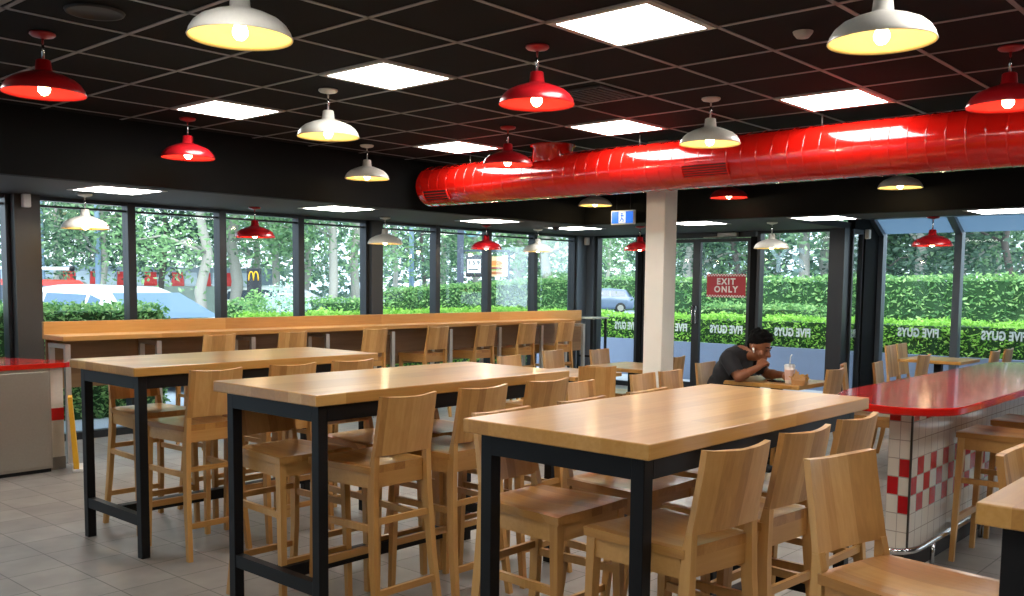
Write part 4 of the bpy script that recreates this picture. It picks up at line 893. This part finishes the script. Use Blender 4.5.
# signs, poles and barriers outside
tt = thing('totem_sign', (17.0, 26.2, gz(17, 26.2)), R(-45)+R(-2), 'dark totem sign with golden arches behind the shrubs outside', 'sign')
m = MB(); m.bbox(-.22, .22, -.08, .08, 0, 1.92, .02); m.build('totem_body', mat('totem_dark', '22262C', .4), tt)
m = MB(); cv = []
for k in range(41):
    a = k/40; 
for sx in (-1, 1):
    pts = [(sx*.075+.075*math.cos(PI*q/14)*1.0, -.085, 1.52+.28*math.sin(PI*q/14)**.8 if 0 < q < 14 else 1.52) for q in range(15)]
    m.tube(pts, .02, 8)
m.build('golden_arches', mat('arch_yellow', 'F2B81C', .5), tt)
mb_ = thing('menu_board', (22.9, 21.8, gz(22.9, 21.8)+.05), R(-45.5), 'drive-through menu board on dark posts with white price panel and burger picture outside', 'sign')
m = MB(); m.bbox(-.84, -.62, -.08, .08, 0, 3.6, .01); m.build('post', mat('post_dark_blue', '3C4658', .5), mb_)
m = MB(); m.box(-.55, .9, -.04, .04, 2.62, 2.68); m.box(.86, .92, -.04, .04, 0, 2.68); m.box(-.62, -.55, -.03, .03, 2.62, 2.66); m.build('frame', mat('post_dark_blue', '3C4658', .5), mb_)
m = MB(); m.bbox(-.55, .02, -.07, .05, 1.78, 2.50, .01); pnl = m.build('panel', mat('totem_dark', '22262C', .4), mb_)
m = MB(); m.box(-.50, -.06, -.078, -.071, 1.92, 2.36); m.build('white_face', mat('panel_white', 'E8EAEC', .5), pnl)
text_mesh('panel_text', '1 5 9', .19, mat('totem_dark', '22262C', .4), pnl, frame_axes((1, 0, 0), (0, 0, 1), (0, -1, 0), (-.28, -.08, 2.24)), .002, .008)
m = MB(); m.box(-.47, -.09, -.081, -.0785, 2.09, 2.115); m.box(-.47, -.14, -.081, -.0785, 2.00, 2.05); m.build('text_line', mat('totem_dark', '22262C', .4), pnl)
m = MB(); m.bbox(.06, .84, -.07, .05, 1.80, 2.46, .01); pic = m.build('picture_panel', mat('picture_cream', 'D8B48C', .5), mb_)
for z_, hw, c_, q in ((1.92, .25, '9A5A2C', .05), (2.02, .28, '6FA04A', .025), (2.07, .26, '7A2E1E', .045), (2.15, .27, 'E0A830', .02), (2.24, .25, 'C07A3C', .09)):
    m = MB(); m.sphere((.42, -.072, z_), 1, 0, 20, (hw, .006, q)); m.build('burger_picture', mat('pic_'+c_, c_, .6), pic)
m = MB(); ring = [(math.cos(2*PI*k/24)*.30-.35, -.02, math.sin(2*PI*k/24)*.30+3.42) for k in range(25)]; m.tube(ring, .035, 8); m.tube([(-.62, -.02, 3.42), (-.65, -.02, 3.42)], .03, 6); m.build('round_sign', mat('teal_sign', '6F9AA8', .5), mb_)
for px, d, h, rr_, l in ((43, 33, 7, .09, 'pale blue lamp post seen beside the purple banner'), (99, 33, 7, .10, 'pale blue lamp post above the white parked car'), (411, 44, 7, .13, 'pale blue lamp post above the distant white utility truck')):
    a = ray_dir(px); x, y = d*math.cos(a), d*math.sin(a); m = MB(); m.tube([(0, 0, 0), (0, 0, h)], [rr_, rr_*.7], 10); m.tube([(0, 0, h-.05), (.8, 0, h+.1)], [.05, .04], 8); m.bbox(.6, 1.2, -.1, .1, h+.06, h+.16, .02); m.lathe([(.001, .12), (rr_*1.6, .12), (rr_*1.8, 0)], 12)
    tag(m.build('street_lamp', mat('post_pale_blue', '9DB6D2', .5), None, (x, y, gz(x, y))), l, 'lamp post', 'pale lamp posts')
fb = thing('feather_banner', (12.75, 32.3, gz(12.7, 32.3)), R(-60), 'purple feather banner on a thin pole outside beside the pillar', 'banner')
m = MB(); m.tube([(0, 0, 0), (0, 0, 2.4), (-.06, 0, 3.1), (-.3, 0, 3.55)], [.02, .018, .012, .008], 8); m.build('pole', STEEL, fb)
m = MB(); m.loft([[(-.34, y_, 3.50), (-.02, y_, 3.30), (.26, y_, 2.66), (-.02, y_, 2.56)] for y_ in (-.006, .006)]); m.build('cloth', mat('banner_purple', '8A74C0', .7), fb)
text_mesh('banner_text', 'SALE', .26, mat('banner_white', 'D8D4EC', .6), fb, frame_axes((.36, 0, -.93), (.93, 0, .36), (0, -1, 0), (-.04, -.012, 3.0)), .001, .006)
bp_ = thing('boom_barrier', (7.6, 21.6, gz(7.6, 21.6)), R(-52), 'white boom barrier pole with striped post across the car park', 'barrier')
m = MB(); m.tube([(0, 0, 1.66), (1.75, 0, 1.66)], .035, 10); m.build('boom', WHITE, bp_); m = MB(); m.bbox(-.15, .15, -.12, .12, 0, 1.75, .02); m.build('boom_post', mat('post_dark_blue', '3C4658', .5), bp_)
m = MB(); m.sphere((1.78, 0, 1.66), .06, 0, 10); m.build('end_cap', BLK, bp_)
BR, BW = mat('barrier_red', 'D83A3C', .5), mat('barrier_white', 'C4D2E2', .5)
bk_ = MB(); px_ = [-40+k*12 for k in range(28)]
rows = []
for k in px_:
    a = ray_dir(k); rows.append([(d*math.cos(a), d*math.sin(a), z_) for d, z_ in ((37.5, -.3), (39.2, 1.30), (43.5, 1.36), (46, -.3))])
bk_.loft(rows, 0, True, False); struct(bk_.build('terrain', mat('bank_grey', '93A29A', .9, bscale=2)))
for k in range(14):
    px = 70+k*13.5; d = 40; a = ray_dir(px); x, y = d*math.cos(a), d*math.sin(a); redb = k % 2 == 0
    nm = thing('road_barrier', (x, y, 1.325), a-PI/2, ('red' if redb else 'pale')+' plastic road barrier in the row along the far fence, '+['behind the red van', 'past the red van', 'above the white car tail', 'above the white car roof', 'above the white car side', 'above the first mullion', 'right of the first mullion', 'over the windscreen', 'over the windscreen middle', 'over the windscreen edge', 'left of the second mullion', 'at the second mullion', 'right of the second mullion', 'left of the arches totem'][k], 'road barrier', 'road barriers along the fence')
    m = MB(); m.loft([[(-.24, -.2, 0), (.24, -.2, 0), (.24, .2, 0), (-.24, .2, 0)], [(-.24, -.18, .10), (.24, -.18, .10), (.24, .18, .10), (-.24, .18, .10)], [(-.22, -.08, .34), (.22, -.08, .34), (.22, .08, .34), (-.22, .08, .34)], [(-.22, -.07, .54), (.22, -.07, .54), (.22, .07, .54), (-.22, .07, .54)]]); m.build('barrier_body', BR if redb else BW, nm)
fa, fb_ = ray_dir(-40), ray_dir(280); fp0, fp1 = Vector((42*math.cos(fa), 42*math.sin(fa))), Vector((42*math.cos(fb_), 42*math.sin(fb_))); fl_ = (fp1-fp0).length
fn = thing('mesh_fence', (fp0.x, fp0.y, 1.34), math.atan2(fp1.y-fp0.y, fp1.x-fp0.x), 'blue grey shade cloth fence along the far road behind the barriers', 'fence')
m = MB(); m.box(0, fl_, -.01, .01, .05, .75); m.build('shade_cloth', mat('fence_cloth', '98A8BC', .8, bscale=2), fn)
for k in range(8):
    m = MB(); m.tube([(k*fl_/7.01, .03, 0), (k*fl_/7.01, .03, .85)], .03, 8); m.build('fence_post', STEEL, fn)
